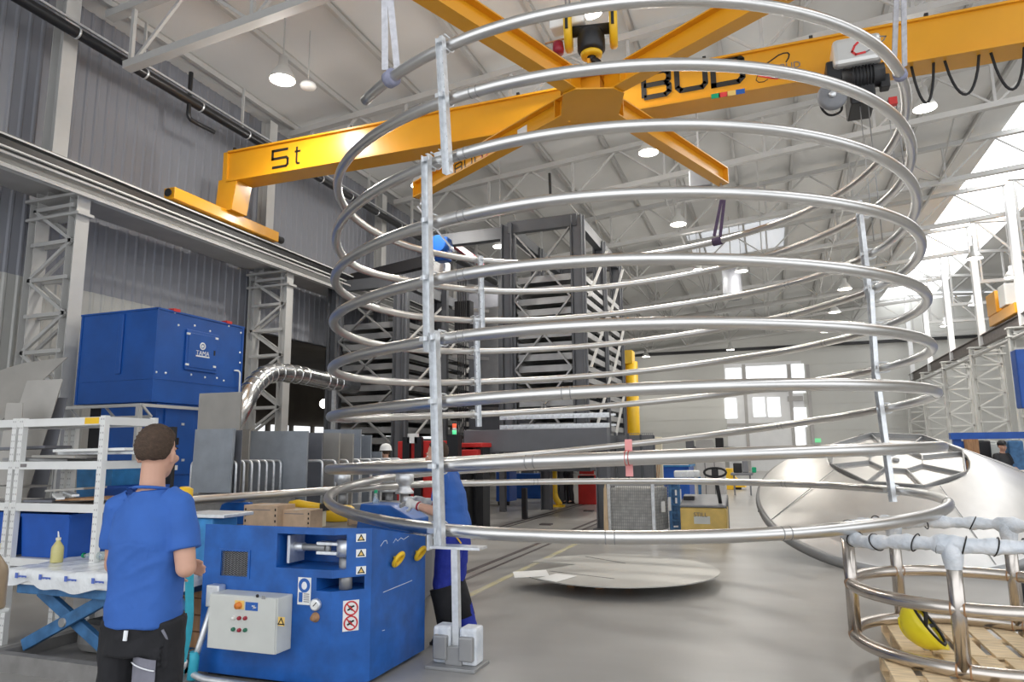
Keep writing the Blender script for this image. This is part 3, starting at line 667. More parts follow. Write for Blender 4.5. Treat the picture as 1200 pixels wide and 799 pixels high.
# uprights: galvanised channels with U-clamps that carry the turns
def coil_hit(u, v, dr, front=True):
    d = ray(u, v); a = d.x**2+d.y**2; b = -2*(d.x*C0.x+d.y*C0.y); c = C0.x**2+C0.y**2-(RC+dr)**2
    disc = math.sqrt(max(b*b-4*a*c, 0)); t = (-b+(-disc if front else disc))/(2*a); return CP+d*t
def upright(u0, v0, u1, v1, front, label, turns, w=.078, dr=.085):
    a = coil_hit(u0, v0, dr, front); b = coil_hit(u1, v1, dr, front)
    if not front: pass
    o = thing('support_upright', label, 'upright', (b.x, b.y, b.z), 0, 'galvanised uprights clamped to the coil')
    rad = V((a.x-C0.x, a.y-C0.y, 0)).normalized()
    mb = MB().channel(a, b, w, .055, .005, rad*(1 if dr > 0 else -1))
    dd = (b-a); n = int(dd.length/.11); tang = V((0, 0, 1)).cross(rad)
    mb.cur = 1
    for i in range(1, n):
        p = a+dd*(i/n)+rad*(.004 if dr > 0 else -.004); mb.cyl(p-rad*.0015, p+rad*.0015, .007, 8)
    mb.build('channel', ['galv', 'greyplastic'], o)
    th = math.degrees(math.atan2(a.y-C0.y, a.x-C0.x))
    for k in range(9):
        tt = th+360*(k if th < 0 else k)
        if tt < -123 or tt > 3050: continue
        z = coilz(tt)
        if b.z-.08 < z < a.z+.08:
            c = V((C0.x+RC*math.cos(math.radians(th)), C0.y+RC*math.sin(math.radians(th)), z))
            for e in (-1, 1):
                cc = c+tang*(e*w*.36); s = 1 if dr > 0 else -1
                loop = [cc+rad*(s*.085)+V((0, 0, .064))]+[cc+rad*(-s*(.058)*math.sin(x))+V((0, 0, .064*math.cos(x))) for x in [PI*i/8 for i in range(9)]]+[cc+rad*(s*.085)-V((0, 0, .064))]
                MB().tube(loop, .0075, 8).build('clamp', 'galv', o)
            MB().cbox(c+rad*((1 if dr > 0 else -1)*.12), tang*.045, V((0, 0, .02)), rad*.006).build('clamp_plate', 'galv', o)
    return o
upright(518, 46, 527, 204, True, 'topmost front upright, clamped to the first two turns near the crane beam', 2)
upright(502, 183, 505, 412, True, 'middle front upright, spanning the third to sixth turn', 4)
upright(511, 390, 518, 642, True, 'lowest front upright, in front of the worker behind the coil', 4)
upright(562, 300, 564, 385, False, 'upper rear upright seen through the coil, beside the storage tower', 2, .085, -.08)
upright(557, 372, 560, 500, False, 'lower rear upright seen through the coil, beside the storage tower', 3, .085, -.08)
upright(1008, 236, 1021, 350, False, 'top piece of the right rear upright', 2, .085, -.08)
upright(1022, 340, 1029, 450, False, 'middle piece of the right rear upright', 2, .085, -.08)
upright(1029, 440, 1049, 588, False, 'bottom piece of the right rear upright, before the steel cone', 3, .085, -.08)
# the foot that carries the lowest upright
b = coil_hit(518, 642, .085); f0 = gz(536, 777, .02)
st = thing('floor_stand', 'weighted floor stand with grey pole under the front upright', 'stand', (f0.x, f0.y, 0))
top = V((f0.x-.02, f0.y, b.z+.0))
MB().box((f0.x-.21, f0.y-.15, 0), (f0.x+.21, f0.y+.15, .025)).build('base_plate', 'tray', st, .004)
MB().bar((f0.x, f0.y, .025), top, .055, .055).build('pole', 'galv', st)
MB().box((f0.x-.21, f0.y-.10, top.z), (f0.x+.23, f0.y+.06, top.z+.02)).build('top_plate', 'galv', st)
MB().cbox((f0.x-.2, f0.y-.1, top.z+.05), (.006, 0, 0), (0, .04, 0), (0, 0, .06)).build('bracket', 'galv', st)
MB().box((f0.x-.07, f0.y-.08, .025), (f0.x+.07, f0.y-.03, .16)).build('pole_bracket', 'tray', st, .004)
for e in (-1, 1):
    mb = MB().box((f0.x+e*.04, f0.y-.06, .025), (f0.x+e*.185, f0.y+.1, .3)); o = mb.build('weight_block', 'wrapblue', st, .02)
    MB().box((f0.x+e*.05, f0.y-.10, .06), (f0.x+e*.17, f0.y-.05, .24)).build('block_face', 'tray', o, .012)
# ------------------------------------------------------------------ overhead crane
YG = 12.3
cr = thing('overhead_crane', 'orange five tonne overhead crane girder spanning the hall behind the coil', 'crane', (-1, YG+.25, 7.85))
GX0, GX1 = -11.5, 9.9
mb = MB().box((GX0, YG, 7.93), (GX1, YG+.4, 8.60)); mb.box((GX0, YG-.06, 8.60), (GX1, YG+.46, 8.64)); mb.box((GX0, YG-.07, 7.885), (GX1, YG+.47, 7.93))
for x in (-9.2, -3.4, 2.4, 8.0): mb.box((x-.01, YG-.004, 7.93), (x+.01, YG, 8.6))
mb.build('girder', 'orange', cr)
MB().box((GX0-.12, YG-.05, 7.95), (GX0, YG+.45, 8.62)).build('end_plate', 'orange', cr)
mb = MB().prism([(-11.78, YG-.05, 7.2), (-11.3, YG-.05, 7.2), (-11.18, YG-.05, 7.95), (-11.72, YG-.05, 7.95)], (0, .5, 0)); mb.build('girder_foot', 'orange', cr)
mb = MB().box((-11.74, 10.75, 6.96), (-11.44, 14.1, 7.22)); mb.build('end_carriage', 'orange', cr, .015)
for y in (10.75, 14.1):
    s = 1 if y > 12 else -1
    MB().cyl((-11.59, y, 7.1), (-11.59, y+s*(.3 if s > 0 else .04), 7.1), .07, 14, .09).build('buffer', 'rubber', cr)
MB().box((9.5, 10.8, 6.96), (9.9, 13.9, 7.27)).build('end_carriage', 'orange', cr, .015)
MB().box((9.45, YG-.05, 7.25), (9.95, YG+.45, 7.9)).build('girder_foot', 'orange', cr)
for u, v in ((1085, 16), (950, 42), (825, 66), (607, 107), (410, 147), (275, 174)):
    q = gy(u, v, YG); MB().box((q.x-.03, YG-.02, 8.64), (q.x+.03, YG+.03, 8.72)).build('rail_stop', 'black', cr)
def G(x, z): return V((x, YG-.002, z))
def girder_text(name, paths, u0, v0, hgt, wid, slant=0, w=.055, m='textink'):
    q = gy(u0, v0, YG); mb = MB()
    strokes(mb, [[(q.x+p[0]*wid, q.z+p[1]*hgt) for p in path] for path in paths], G, w, .006, (0, -1, 0)); return mb.build(name, m, cr)
FIVE = [[(1, 1), (0, 1), (0, .52), (.9, .52), (1, .42), (1, .1), (.9, 0), (0, 0)]]
TEE = [[(.35, 1), (.35, .08), (.5, 0), (.9, 0)], [(0, .72), (.95, .72)]]
BEE = [[(0, 0), (0, 1), (.85, 1), (1, .88), (1, .62), (.88, .5), (0, .5)], [(.88, .5), (1, .38), (1, .12), (.85, 0), (0, 0)]]
YOU = [[(0, 1), (0, .14), (.12, 0), (.88, 0), (1, .14), (1, 1)]]
DEE = [[(0, 0), (0, 1), (.85, 1), (1, .85), (1, .15), (.85, 0), (0, 0)]]
girder_text('load_mark', FIVE, 319, 197, .40, .42, w=.06); girder_text('load_mark', TEE, 345, 192, .40, .16, w=.045)
girder_text('letter', BEE, 755, 115, .48, .46, w=.095); girder_text('letter', YOU, 794, 107, .48, .50, w=.095); girder_text('letter', DEE, 836.5, 100.5, .48, .50, w=.095)
def girder_px(name, pts, w, m): return strokes(MB(), [[(gy(u, v, YG).x, gy(u, v, YG).z) for u, v in pts]], G, w, .006, (0, -1, 0)).build(name, m, cr)
girder_px('emblem', [(898, 75), (905, 70), (912, 65), (918, 62.5), (923, 62), (925, 64), (924, 68), (921, 73)], .022, 'textink')
girder_px('emblem', [(888, 88), (896, 89.5), (904, 91), (912, 91.6)], .05, 'inkred'); girder_px('emblem', [(904, 91), (917, 91.2)], .035, 'textink')
girder_px('emblem', [(888, 88), (886, 94), (889, 96.5), (895, 96), (900, 93)], .012, 'textink')
q = gy(926, 77.5, YG); text('small_lettering', 'BUD', .17, (q.x, YG-.006, q.z), (1, 0, -.0), (0, 0, 1), 'textgrey', cr)
for u, v, m in ((839, 119.5, 'green'), (848, 118, 'inkred'), (857.5, 116, 'signyellow'), (868, 114, 'signblue')):
    q = gy(u, v, YG-.07); MB().box((q.x-.075, YG-.078, 7.84), (q.x+.075, YG-.072, 7.93)).build('pictogram_sticker', m, cr)
# festoon cable loops under the girder
for (u0, u1, dp) in ((1068, 1094, 36), (1107, 1147, 34), (1161, 1200, 36)):
    a = gy(u0, 78-(u0-1068)*.19, YG+.1); b = gy(u1, 78-(u1-1068)*.19, YG+.1); a.z = b.z = 7.89; h = dp/820*13.4*1.15; n = 12
    MB().tube([V((a.x+(b.x-a.x)*i/n, YG+.1, 7.89-h*(1-(2*i/n-1)**2)**.8)) for i in range(n+1)], .022, 8).build('festoon_cable', 'rubber', cr)
# hoist on the girder
hx0, hx1 = gy(976, 80, YG-.3).x, gy(1030, 80, YG-.3).x
ho = thing('hoist_trolley', 'grey and black electric hoist trolley on the crane girder', 'hoist', ((hx0+hx1)/2, YG-.3, 7.2))
z1 = gy(1003, 52, YG-.4).z; z0 = gy(1003, 80, YG-.4).z
MB().box((hx0-.02, YG-.66, z0-.02), (hx1+.02, YG-.12, z1+.02)).build('cover', 'lampshell', ho, .07)
MB().cyl((hx0+.1, YG-.35, z0-.16), (hx1+.05, YG-.35, z0-.16), .19, 20).build('motor', 'black', ho)
mb = MB()
for i in range(7): mb.lathe([(.19, 0), (.215, .005), (.215, .02), (.19, .025)], (hx1-.42+i*.05, YG-.35, z0-.16), (1, 0, 0), 20)
mb.build('motor_fins', 'black', ho)
MB().box((hx0-.12, YG-.5, z0-.3), (hx0+.16, YG-.1, z0+.16)).build('gearbox', 'black', ho, .03)
MB().box((hx0+.2, YG-.45, z0-.62), (hx1-.1, YG+.25, z0-.3)).build('drum_frame', 'black', ho, .03)
c = gy(975, 113, YG-.5); MB().lathe([(0, -.06), (.19, -.06), (.23, -.03), (.23, .03), (.19, .06), (0, .06)], c, (.15, -1, 0), 24).build('rope_sheave', 'greyplastic', ho)
MB().lathe([(0, .0), (.06, .0), (.05, .05), (0, .05)], c+V((0, -.06, 0)), (.15, -1, 0), 16).build('sheave_hub', 'galv', ho)
MB().box((hx1-.02, YG-.45, z0-.42), (hx1+.12, YG-.25, z0-.2)).build('brake_box', 'black', ho, .02)
for i, (du, dl) in enumerate(((0, 2.3), (.12, 2.3), (.4, 1.2), (.52, 1.1))): MB().tube([(hx0+.35+du, YG-.3, z0-.6), (hx0+.37+du, YG-.3, z0-.6-dl)], .009, 6).build('hoist_rope', 'tray', ho)
q = gy(963, 112, YG-.2); MB().tube(fillet([q, q+V((-.05, -.05, -.22)), q+V((.08, -.05, -.42)), q+V((.3, -.05, -.36)), q+V((.25, -.05, -.12))], .12), .02, 8).build('hoist_cable', 'rubber', ho)
MB().box((hx0+.75, YG-.42, z0-.72), (hx0+.87, YG-.32, z0-.60)).build('limit_switch', 'red', ho)
def H(a, b): return V((hx0+.15+a*.6, YG-.665, z0+.06+b*(z1-z0-.1)))
strokes(MB(), [[(.62, .95), (.4, .86), (.25, .6), (.18, .3), (.26, .12), (.5, .16)]], H, .035, .006, (0, -1, 0)).build('emblem', 'inkred', ho)
strokes(MB(), [[(.5, .16), (.75, .34), (.95, .62), (1., .8), (.85, .86)]], H, .018, .006, (0, -1, 0)).build('emblem', 'textgrey', ho)
# ------------------------------------------------------------------ spreader cross that carries the coil
CX = V((-2.0, 8.68, 6.42))
sp = thing('lifting_crossbeam', 'orange four-armed lifting cross hanging above the coil', 'lifting beam', tuple(CX))
E1, E2 = V((-.52, 12.38, 6.42)), V((-5.85, 11.0, 6.42)); ENDS = [E1, E2, CX*2-E1, CX*2-E2]
ENDS[2] = V((-3.26, 5.45, 6.42)); ENDS[3] = V((1.38, 6.64, 6.42))
for e in ENDS:
    d = (e-CX).normalized(); mb = MB().ibeam(CX+d*.25, e, .30, .20, .02); n = d.cross(V((0, 0, 1)))
    mb.cbox(e, n*.1, d*.008, V((0, 0, .15)))
    mb.cbox(CX+d*.62+n*.06, n*.05, d*.008, V((0, 0, .13))); mb.cbox(CX+d*.62-n*.06, n*.05, d*.008, V((0, 0, .13)))
    mb.build('arm', 'orange', sp)
    MB().tube([e-d*.1+V((0, 0, -.15)), e-d*.1+V((0, .03, -.24)), e-d*.1+V((0, 0, -.3))], .016, 8).build('shackle', 'galv', sp)
mb = MB()
for z in (.155, -.175): 
    pts = []
    for e, f in zip([ENDS[0], ENDS[3], ENDS[2], ENDS[1]], [ENDS[3], ENDS[2], ENDS[1], ENDS[0]]):
        d = (e-CX).normalized(); g = (f-CX).normalized(); n = V((0, 0, 1)).cross(d)
        pts += [CX+d*.5+n*.1+V((0, 0, z)), CX+d*.5-n*.1+V((0, 0, z))]
    mb.prism(pts, (0, 0, .02))
mb.box((CX.x-.16, CX.y-.16, CX.z-.15), (CX.x+.16, CX.y+.16, CX.z+.15)); mb.build('hub_plate', 'orange', sp)
mb = MB().cbox(CX+V((0, 0, .3)), (.02, 0, 0), (0, .12, 0), (0, 0, .16)); mb.build('lifting_eye', 'orange', sp, .01)
# lettering on two arms
def arm_text(e, side, s0, paths_list, hgt, wd, gap, w):
    d = (e-CX).normalized(); n = d.cross(V((0, 0, 1)))*side
    if n.y > 0: n = -n
    rt = V((0, 0, 1)).cross(n)*-1; rt = n.cross(V((0, 0, 1)))*-1
    if rt.dot(RT) < 0: rt = -rt
    base = CX+d*s0+n*.012+V((0, 0, -.075)); mb = MB()
    for i, paths in enumerate(paths_list):
        strokes(mb, paths, lambda a, b: base+rt*(i*(wd+gap)+a*wd)+V((0, 0, b*hgt)), w, .004, n)
    return mb.build('lettering', 'textink', sp)
arm_text(E2, 1, 3.25, [BEE, YOU, DEE], .15, .2, .09, .024)
arm_text(ENDS[3], 1, 2.55, [[[(0, 1), (1, 1), (1, .5), (0, .5), (0, 0), (1, 0)]], TEE], .15, .14, .06, .022)
d = (E2-CX).normalized(); n = d.cross(V((0, 0, 1))); n = n if n.y < 0 else -n
q = CX+d*1.45+n*.012; MB().cbox(q, d*.11, n*.003, V((0, 0, .07))).build('load_plate', 'whiteplain', sp)
q = CX+d*2.4+n*.014
strokes(MB(), [[(.0, .1), (-.1, .0), (-.06, -.08), (.06, -.06), (.12, .08), (.05, .1)]], lambda a, b: q-d*a+V((0, 0, b)), .014, .004, n).build('emblem', 'inkred', sp)
# hook block and its ropes
hb = gd(705, 38, (CX-CP).dot(FW)*.995); HZ = 7.25; hb = V((CX.x+.02, CX.y, HZ))
hk = thing('hook_block', 'yellow and black hook block with two sheaves above the lifting cross', 'hook block', tuple(hb))
for e in (-1, 1):
    c = hb+V((e*.30, e*.06, .10)); ax = V((1, .2, 0)).normalized()
    o = MB().lathe([(0, -.055), (.24, -.055), (.27, -.03), (.27, .03), (.24, .055), (0, .055)], c, ax, 28).build('sheave_guard', 'yellow', hk)
    MB().cbox(c+V((-.01, -.0, .0)), ax*.02, V((-.2, 1, 0)).normalized()*.275, V((0, 0, .10))).build('rope_slot', 'black', o)
    MB().tube([c+V((0, .1, .1)), c+V((0, .1, 3.9))], .012, 6).build('rope', 'tray', hk); MB().tube([c+V((0, -.12, .1)), c+V((0, -.12, 3.9))], .012, 6).build('rope', 'tray', hk)
MB().cyl(hb+V((-.28, -.05, .1)), hb+V((.28, .05, .1)), .075, 18).build('axle', 'black', hk)
MB().lathe([(0, .06), (.17, .06), (.19, -.02), (.19, -.2), (.16, -.24), (0, -.24)], hb, (0, 0, 1), 22).build('block_body', 'black', hk)
MB().lathe([(.06, -.3), (.14, -.3), (.15, -.25), (.12, -.22), (0, -.22)], hb, (0, 0, 1), 22).build('swivel_ring', 'yellow', hk)
hp = [hb+V((.0, 0, -.26)), hb+V((0, 0, -.36))]+[hb+V((.11*math.sin(a), 0, -.46+.11*math.cos(a))) for a in [PI*i/10 for i in range(14)]]
MB().tube(hp, [.05, .05]+[.045]*9+[.035, .028, .022, .016, .012], 12).build('hook', 'black', hk)
MB().lathe([(0, .09), (.07, .09), (.08, .0), (.075, -.07), (0, -.07)], hb+V((-.44, -.1, -.14)), (0, 0, 1), 16).build('limit_weight', 'redhook', hk)
MB().bar(hb+V((-.62, -.12, -.03)), hb+V((-.3, -.06, .02)), .02).build('limit_lever', 'woodbrown', hk)
MB().box(hb+V((-.55, -.16, .16)), hb+V((-.05, .1, .3))).build('block_cover', 'whiteplain', hk, .03)
for s_, e in ((.12, ENDS[2]), (-.12, ENDS[3])):
    d = (e-CX).normalized(); MB().tube([hb+V((0, 0, -.5)), CX+d*.05+V((s_, .02, .42))], .02, 8).build('chain_leg', 'black', hk)
# slings
def sling(name, label, top, bot, w, m, both=True):
    o = thing(name, label, 'sling', tuple(bot), 0); d = (bot-top).normalized(); x = RT
    mb = MB()
    for e in ((-.5, .5) if both else (0,)):
        mb.bar(top+x*(e*w*.5), bot+x*(e*w*1.2)+V((0, 0, .03)), w*.62, .012, FW)
    mb.build('webbing', m, o)
    return o
tq = coilp(-115); o = sling('lifting_sling', 'light round sling holding the free tube end above the topmost upright', V((ENDS[2].x, ENDS[2].y, 6.1)), tq+V((0, 0, .06)), .10, 'sling')
q2 = coilp(-114); MB().lathe([(RTUBE, -.05), (RTUBE+.03, -.045), (RTUBE+.035, .045), (RTUBE, .05)], tq, q2-tq, 18).build('choker', 'slingblue', o)
tq = coilp(-19); o = sling('lifting_sling', 'pale twisted sling holding the top turn in front of the hoist', V((ENDS[3].x, ENDS[3].y, 6.1)), tq+V((0, 0, .06)), .09, 'sling')
q2 = coilp(-18); MB().lathe([(RTUBE, -.035), (RTUBE+.015, -.03), (RTUBE+.015, .03), (RTUBE, .035)], tq, q2-tq, 18).build('choker', 'slingblue', o)
tt = math.degrees(math.atan2(E1.y-C0.y, E1.x-C0.x)); tq = coilp(tt); o = sling('lifting_sling', 'dark purple sling at the far arm of the lifting cross', E1+V((0, 0, -.3)), tq+V((0, 0, .06)), .085, 'purple')
q2 = coilp(tt+1); MB().lathe([(RTUBE, -.08), (RTUBE+.02, -.075), (RTUBE+.02, .075), (RTUBE, .08)], tq, q2-tq, 18).build('choker', 'purple', o)
tt = math.degrees(math.atan2(E2.y-C0.y, E2.x-C0.x)); tq = coilp(tt); o = sling('lifting_sling', 'plain sling at the far left arm end beside the front uprights', E2+V((0, 0, -.3)), tq+V((0, 0, .06)), .05, 'sling', False)
# crane of the next bay on the right runway
q = gx(1172, 365, XR)
rc = thing('crane_end_truck', 'orange end truck of another crane on the right runway', 'crane', (XR, q.y, 6.95))
MB().box((XR-.2, q.y-2.6, 6.97), (XR+.2, q.y+1., 7.4)).build('wheel_beam', 'orange', rc, .02)
MB().box((XR-.25, q.y-.4, 7.4), (XR+.5, q.y+.9, 8.35)).build('girder_end', 'orange', rc, .03)
MB().box((XR+.5, q.y-.2, 7.5), (XR+9, q.y+.6, 8.25)).build('girder', 'orange', rc)
MB().box((XR-.2, q.y-1.6, 7.5), (XR+.5, q.y-.7, 8.4)).build('control_box', 'whiteplain', rc, .03)
MB().cyl((XR-.0, q.y+1., 7.18), (XR, q.y+1.2, 7.18), .08, 12).build('buffer', 'rubber', rc)
# ------------------------------------------------------------------ roll bending machine
YF = 4.46
bl = gy(236, 700, YF).x; cf = gy(388, 720, YF).x          # left edge, start of the chamfered corner
BR = V((-2.82, 4.66, 0)); BB = V((-2.82, 5.52, 0)); ZT = 1.115
ma = thing('roll_bending_machine', 'large worn blue tube bending machine with grey switch box, left of the coil', 'machine', ((bl+BR.x)/2, 5.0, 0))
foot = [V((bl, YF, .03)), V((cf, YF, .03)), V((BR.x, BR.y, .03)), V((BB.x, BB.y, .03)), V((bl, BB.y, .03))]
top = [V((bl, YF, ZT)), V((cf, YF, ZT)), V((BR.x, BR.y, ZT-.015)), V((BB.x, BB.y, .945)), V((bl, BB.y, .945))]
mb = MB(); mb.add(foot+top, [(4,3,2,1,0), (5,6,7,8,9)]+[(i, (i+1) % 5, (i+1) % 5+5, i+5) for i in range(5)])
body = mb.build('body', 'blue', ma)
def cutbox(u0, v0, u1, v1, dep, plane=YF):
    a = gy(u0, v0, plane); b = gy(u1, v1, plane); c = MB().box((a.x, plane-.1, b.z), (b.x, plane+dep, a.z)).build('cutter', 'blue', ma); return c
cuts = [cutbox(325, 625, 399, 669, .34), cutbox(371, 677, 412, 695, .36), cutbox(260, 645, 290, 676, .05)]
for c in cuts:
    m_ = body.modifiers.new('cut', 'BOOLEAN'); m_.object = c; m_.operation = 'DIFFERENCE'; m_.solver = 'EXACT'
baked(body)
for c in cuts: bpy.data.objects.remove(c)
bv = body.modifiers.new('bevel', 'BEVEL'); bv.width = .008; bv.segments = 2; bv.limit_method = 'ANGLE'
MB().box((bl+.05, YF+.06, 0), (BR.x-.12, BB.y-.05, .03)).build('plinth', 'black', ma)
def F(u, v, d=0.): p = gy(u, v, YF); return V((p.x, YF+d, p.z))
NC = (BR-V((cf, YF, 0))).cross(V((0, 0, 1))).normalized()
def FC(u, v, d=0.): p = gh(u, v, (cf, YF, 0), NC); return p+NC*(-d)
# piston in the upper recess
a = F(331, 643, .14); b = F(388, 643, .14)
MB().cbox(F(331, 645, .16), (.012, 0, 0), (0, .09, 0), (0, 0, .10)).build('flange_plate', 'galv', ma)
MB().cyl(a, V((b.x-.14, b.y, a.z)), .026, 14).build('piston_rod', 'tray', ma)
MB().cyl(V((a.x, a.y, a.z)), V((a.x+.09, a.y, a.z)), .035, 14).build('rod_nut', 'galv', ma)
mb = MB()
for e in (-1, 1): mb.box((b.x-.20, b.y-.04, a.z+e*.034-.012), (b.x-.02, b.y+.04, a.z+e*.034+.012))
mb.build('clevis', 'galv', ma, .004); MB().cyl(V((b.x-.12, b.y, a.z-.05)), V((b.x-.12, b.y, a.z+.05)), .022, 14).build('pin', 'tray', ma)
MB().cyl(V((b.x+.03, b.y+.02, a.z-.055)), V((b.x+.03, b.y+.02, a.z+.065)), .075, 20).build('pivot_head', 'galv', ma)
MB().cyl(V((b.x+.03, b.y+.02, a.z-.19)), V((b.x+.03, b.y+.02, a.z-.055)), .055, 18).build('pivot_shaft', 'tray', ma)
p = F(394, 683, .12); MB().cyl(V((p.x, p.y, p.z-.06)), V((p.x, p.y, p.z+.07)), .048, 18).build('lower_shaft', 'tray', ma)
# expanded-metal vent
mb = MB(); a = F(260, 645); b = F(290, 676); n = 13
for i in range(n+1):
    z = b.z+(a.z-b.z)*i/n; pts = [V((a.x+(b.x-a.x)*j/16, YF+.008+.0, z+(.006 if j % 2 else -.006))) for j in range(17)]; mb.tube(pts, .0028, 5)
mb.build('vent_grille', 'tray', ma); MB().box((a.x, YF+.035, b.z), (b.x, YF+.045, a.z)).build('vent_back', 'black', ma)
mb = MB()
for x0, x1, z0, z1 in ((a.x-.02, b.x+.02, a.z, a.z+.014), (a.x-.02, b.x+.02, b.z-.014, b.z), (a.x-.02, a.x, b.z, a.z), (b.x, b.x+.02, b.z, a.z)): mb.box((x0, YF-.006, z0), (x1, YF, z1))
mb.build('vent_frame', 'blue', ma)
# switch box
a = F(266, 690); b = F(341, 760)
sb = MB().box((a.x, YF-.17, b.z), (b.x, YF, a.z)).build('switch_box', 'panel', ma, .008)
YS = YF-.17
def S(u, v, d=0.): p = gy(u, v, YS); return V((p.x, YS-d, p.z))
MB().box((a.x+.006, YS-.012, b.z+.004), (b.x-.006, YS, a.z-.004)).build('box_door', 'panel', sb, .004)
YS -= .012
MB().box(S(276, 703, 0), S(286, 714, .006)).build('knob_plate', 'signyellow', sb)
MB().lathe([(0, .035), (.022, .035), (.026, 0)], S(281, 709), (0, -1, 0), 18).build('main_switch', 'orangeknob', sb)
MB().box(S(288, 705, 0), S(302, 716, .003)).build('blue_label', 'signblue', sb)
q = S(298, 711, .004); strokes(MB(), [[(-.018, .006), (.004, .006), (-.004, -.008), (.02, -.002)]], lambda x, z: q+V((x, 0, z)), .007, .002, (0, -1, 0)).build('label_mark', 'inkwhite', sb)
for u, v, m in ((274, 724, 'btnwhite'), (281, 724, 'btnred'), (288, 724, 'btnred'), (274, 737, 'btngreen'), (281, 738, 'btnred'), (288, 738, 'btngreen')):
    MB().lathe([(0, .02), (.011, .02), (.014, .012), (.014, 0)], S(u, v), (0, -1, 0), 16).build('push_button', m, sb)
MB().lathe([(0, .006), (.012, .006), (.012, 0)], S(302, 698), (0, -1, 0), 14).build('lock', 'black', sb)
MB().box(S(307, 698, 0), S(311, 702, .004)).build('small_label', 'tray', sb)
def warn(P, n, u, v, w_, h_, parent, tri=True, rot=0):
    c = P(u, v, -.003); x = V((0, 0, 1)).cross(V(n)); 
    MB().cbox(c, x*w_, V((0, 0, h_)), V(n)*.002).build('warning_sticker', 'whiteplain' if w_ > .03 else 'signyellow', parent)
    o = c+V(n)*.003; s = h_*.75
    strokes(MB(), [[(-s, -s*.8), (s, -s*.8), (0, s*.9), (-s, -s*.8)]], lambda a, b: o+x*a+V((0, 0, b)), s*.35, .001, n).build('warning_triangle', 'textink', parent)
    MB().prism([o+x*(-s*.75)+V((0, 0, -s*.62)), o+x*(s*.75)+V((0, 0, -s*.62)), o+V((0, 0, s*.7))], V(n)*.0008).build('triangle_fill', 'signyellow', parent)
N0 = V((0, -1, 0))
warn(lambda u, v, d: S(u, v, -d-.0), N0, 330, 728, .027, .03, sb)
warn(F, N0, 0, 0, .0, .0, ma) if False else None
for v in (630, 648, 668): warn(FC, NC, 423, v, .036, .028, ma)
# safety signs
def plate(P, n, u0, v0, u1, v1, m, name, parent, d=-.003):
    a = P(u0, v0, d); b = P(u1, v1, d); c = (a+b)/2; x = V((0, 0, 1)).cross(V(n)); wx = abs((b-a).dot(x))/2; hz = abs(a.z-b.z)/2
    return MB().cbox(c, x*wx, V((0, 0, hz)), V(n)*.0015).build(name, m, parent), c, x, wx, hz
o, c, x, wx, hz = plate(F, N0, 350, 676, 364, 709, 'whiteplain', 'ppe_sticker', ma)
MB().lathe([(0, 0), (wx*.9, 0)], c+N0*.003+V((0, 0, hz*.42)), N0, 20).build('blue_disc', 'signblue', ma)
MB().ell(c+N0*.0035+V((0, 0, hz*.40)), (wx*.42, .002, wx*.5)).build('head_symbol', 'inkwhite', ma)
MB().cbox(c+N0*.0035+V((-wx*.5, 0, -hz*.45)), (wx*.28, 0, 0), (0, .001, 0), (0, 0, hz*.36)).build('text_block', 'signblue', ma)
for i in range(5): MB().cbox(c+N0*.0035+V((wx*.4, 0, -hz*(.2+.14*i))), (wx*.42, 0, 0), (0, .001, 0), (0, 0, hz*.025)).build('text_line', 'textgrey', ma)
o, c, x, wx, hz = plate(FC, NC, 402, 704, 420, 738, 'whiteplain', 'prohibition_sign', ma)
for e in (1, -1):
    k = c+NC*.003+V((0, 0, e*hz*.48)); r = wx*.8
    MB().tube([k+x*(r*math.cos(t))+V((0, 0, r*math.sin(t))) for t in [2*PI*i/24 for i in range(24)]], .0055, 6, closed=True).build('red_ring', 'signred', ma)
    strokes(MB(), [[(-r*.7, r*.7), (r*.7, -r*.7)]], lambda a, b: k+x*a+V((0, 0, b)), .009, .002, NC).build('red_slash', 'signred', ma)
    strokes(MB(), [[(-r*.55, -r*.25), (-r*.1, -r*.05), (r*.2, r*.25), (r*.5, r*.3)], [(-r*.1, -r*.05), (r*.25, -r*.3)], [(-r*.4, r*.15), (0, r*.3)]], lambda a, b: k+x*a+V((0, 0, b)), .012, .0015, NC).build('hand_symbol', 'textink', ma)
g = F(371, 708); MB().lathe([(0, .03), (.034, .03), (.042, .024), (.042, 0)], g, N0, 24).build('pressure_gauge', 'galv', ma)
MB().lathe([(0, .031), (.031, .0305)], g, N0, 20).build('gauge_face', 'whiteplain', ma); MB().cbox(g+V((.006, -.032, .006)), V((.014, 0, .014)), (0, .001, 0), V((-.002, 0, .002))).build('gauge_needle', 'textink', ma)
g = F(370, 723); MB().lathe([(0, .045), (.018, .045), (.022, .03), (.022, .012), (.034, .01), (.034, 0)], g, N0, 18).build('valve_knob', 'woodbrown', ma)
# eye bolts on the right face
for u, v in ((461, 655), (487, 648)):
    p = gx(u, v, BR.x); rg = [p+V((.07, .0+.045*math.cos(t), .045*math.sin(t))) for t in [2*PI*i/20 for i in range(20)]]
    rg = [p+V((.045+.03*math.sin(t), .05*math.cos(t), .046*math.sin(t))) for t in [2*PI*i/20 for i in range(20)]]
    MB().tube(rg, .017, 10, closed=True).build('eye_bolt', 'yellow', ma)
    MB().cyl(p, p+V((.03, .03, 0)), .02, 12).build('bolt_shank', 'yellow', ma)
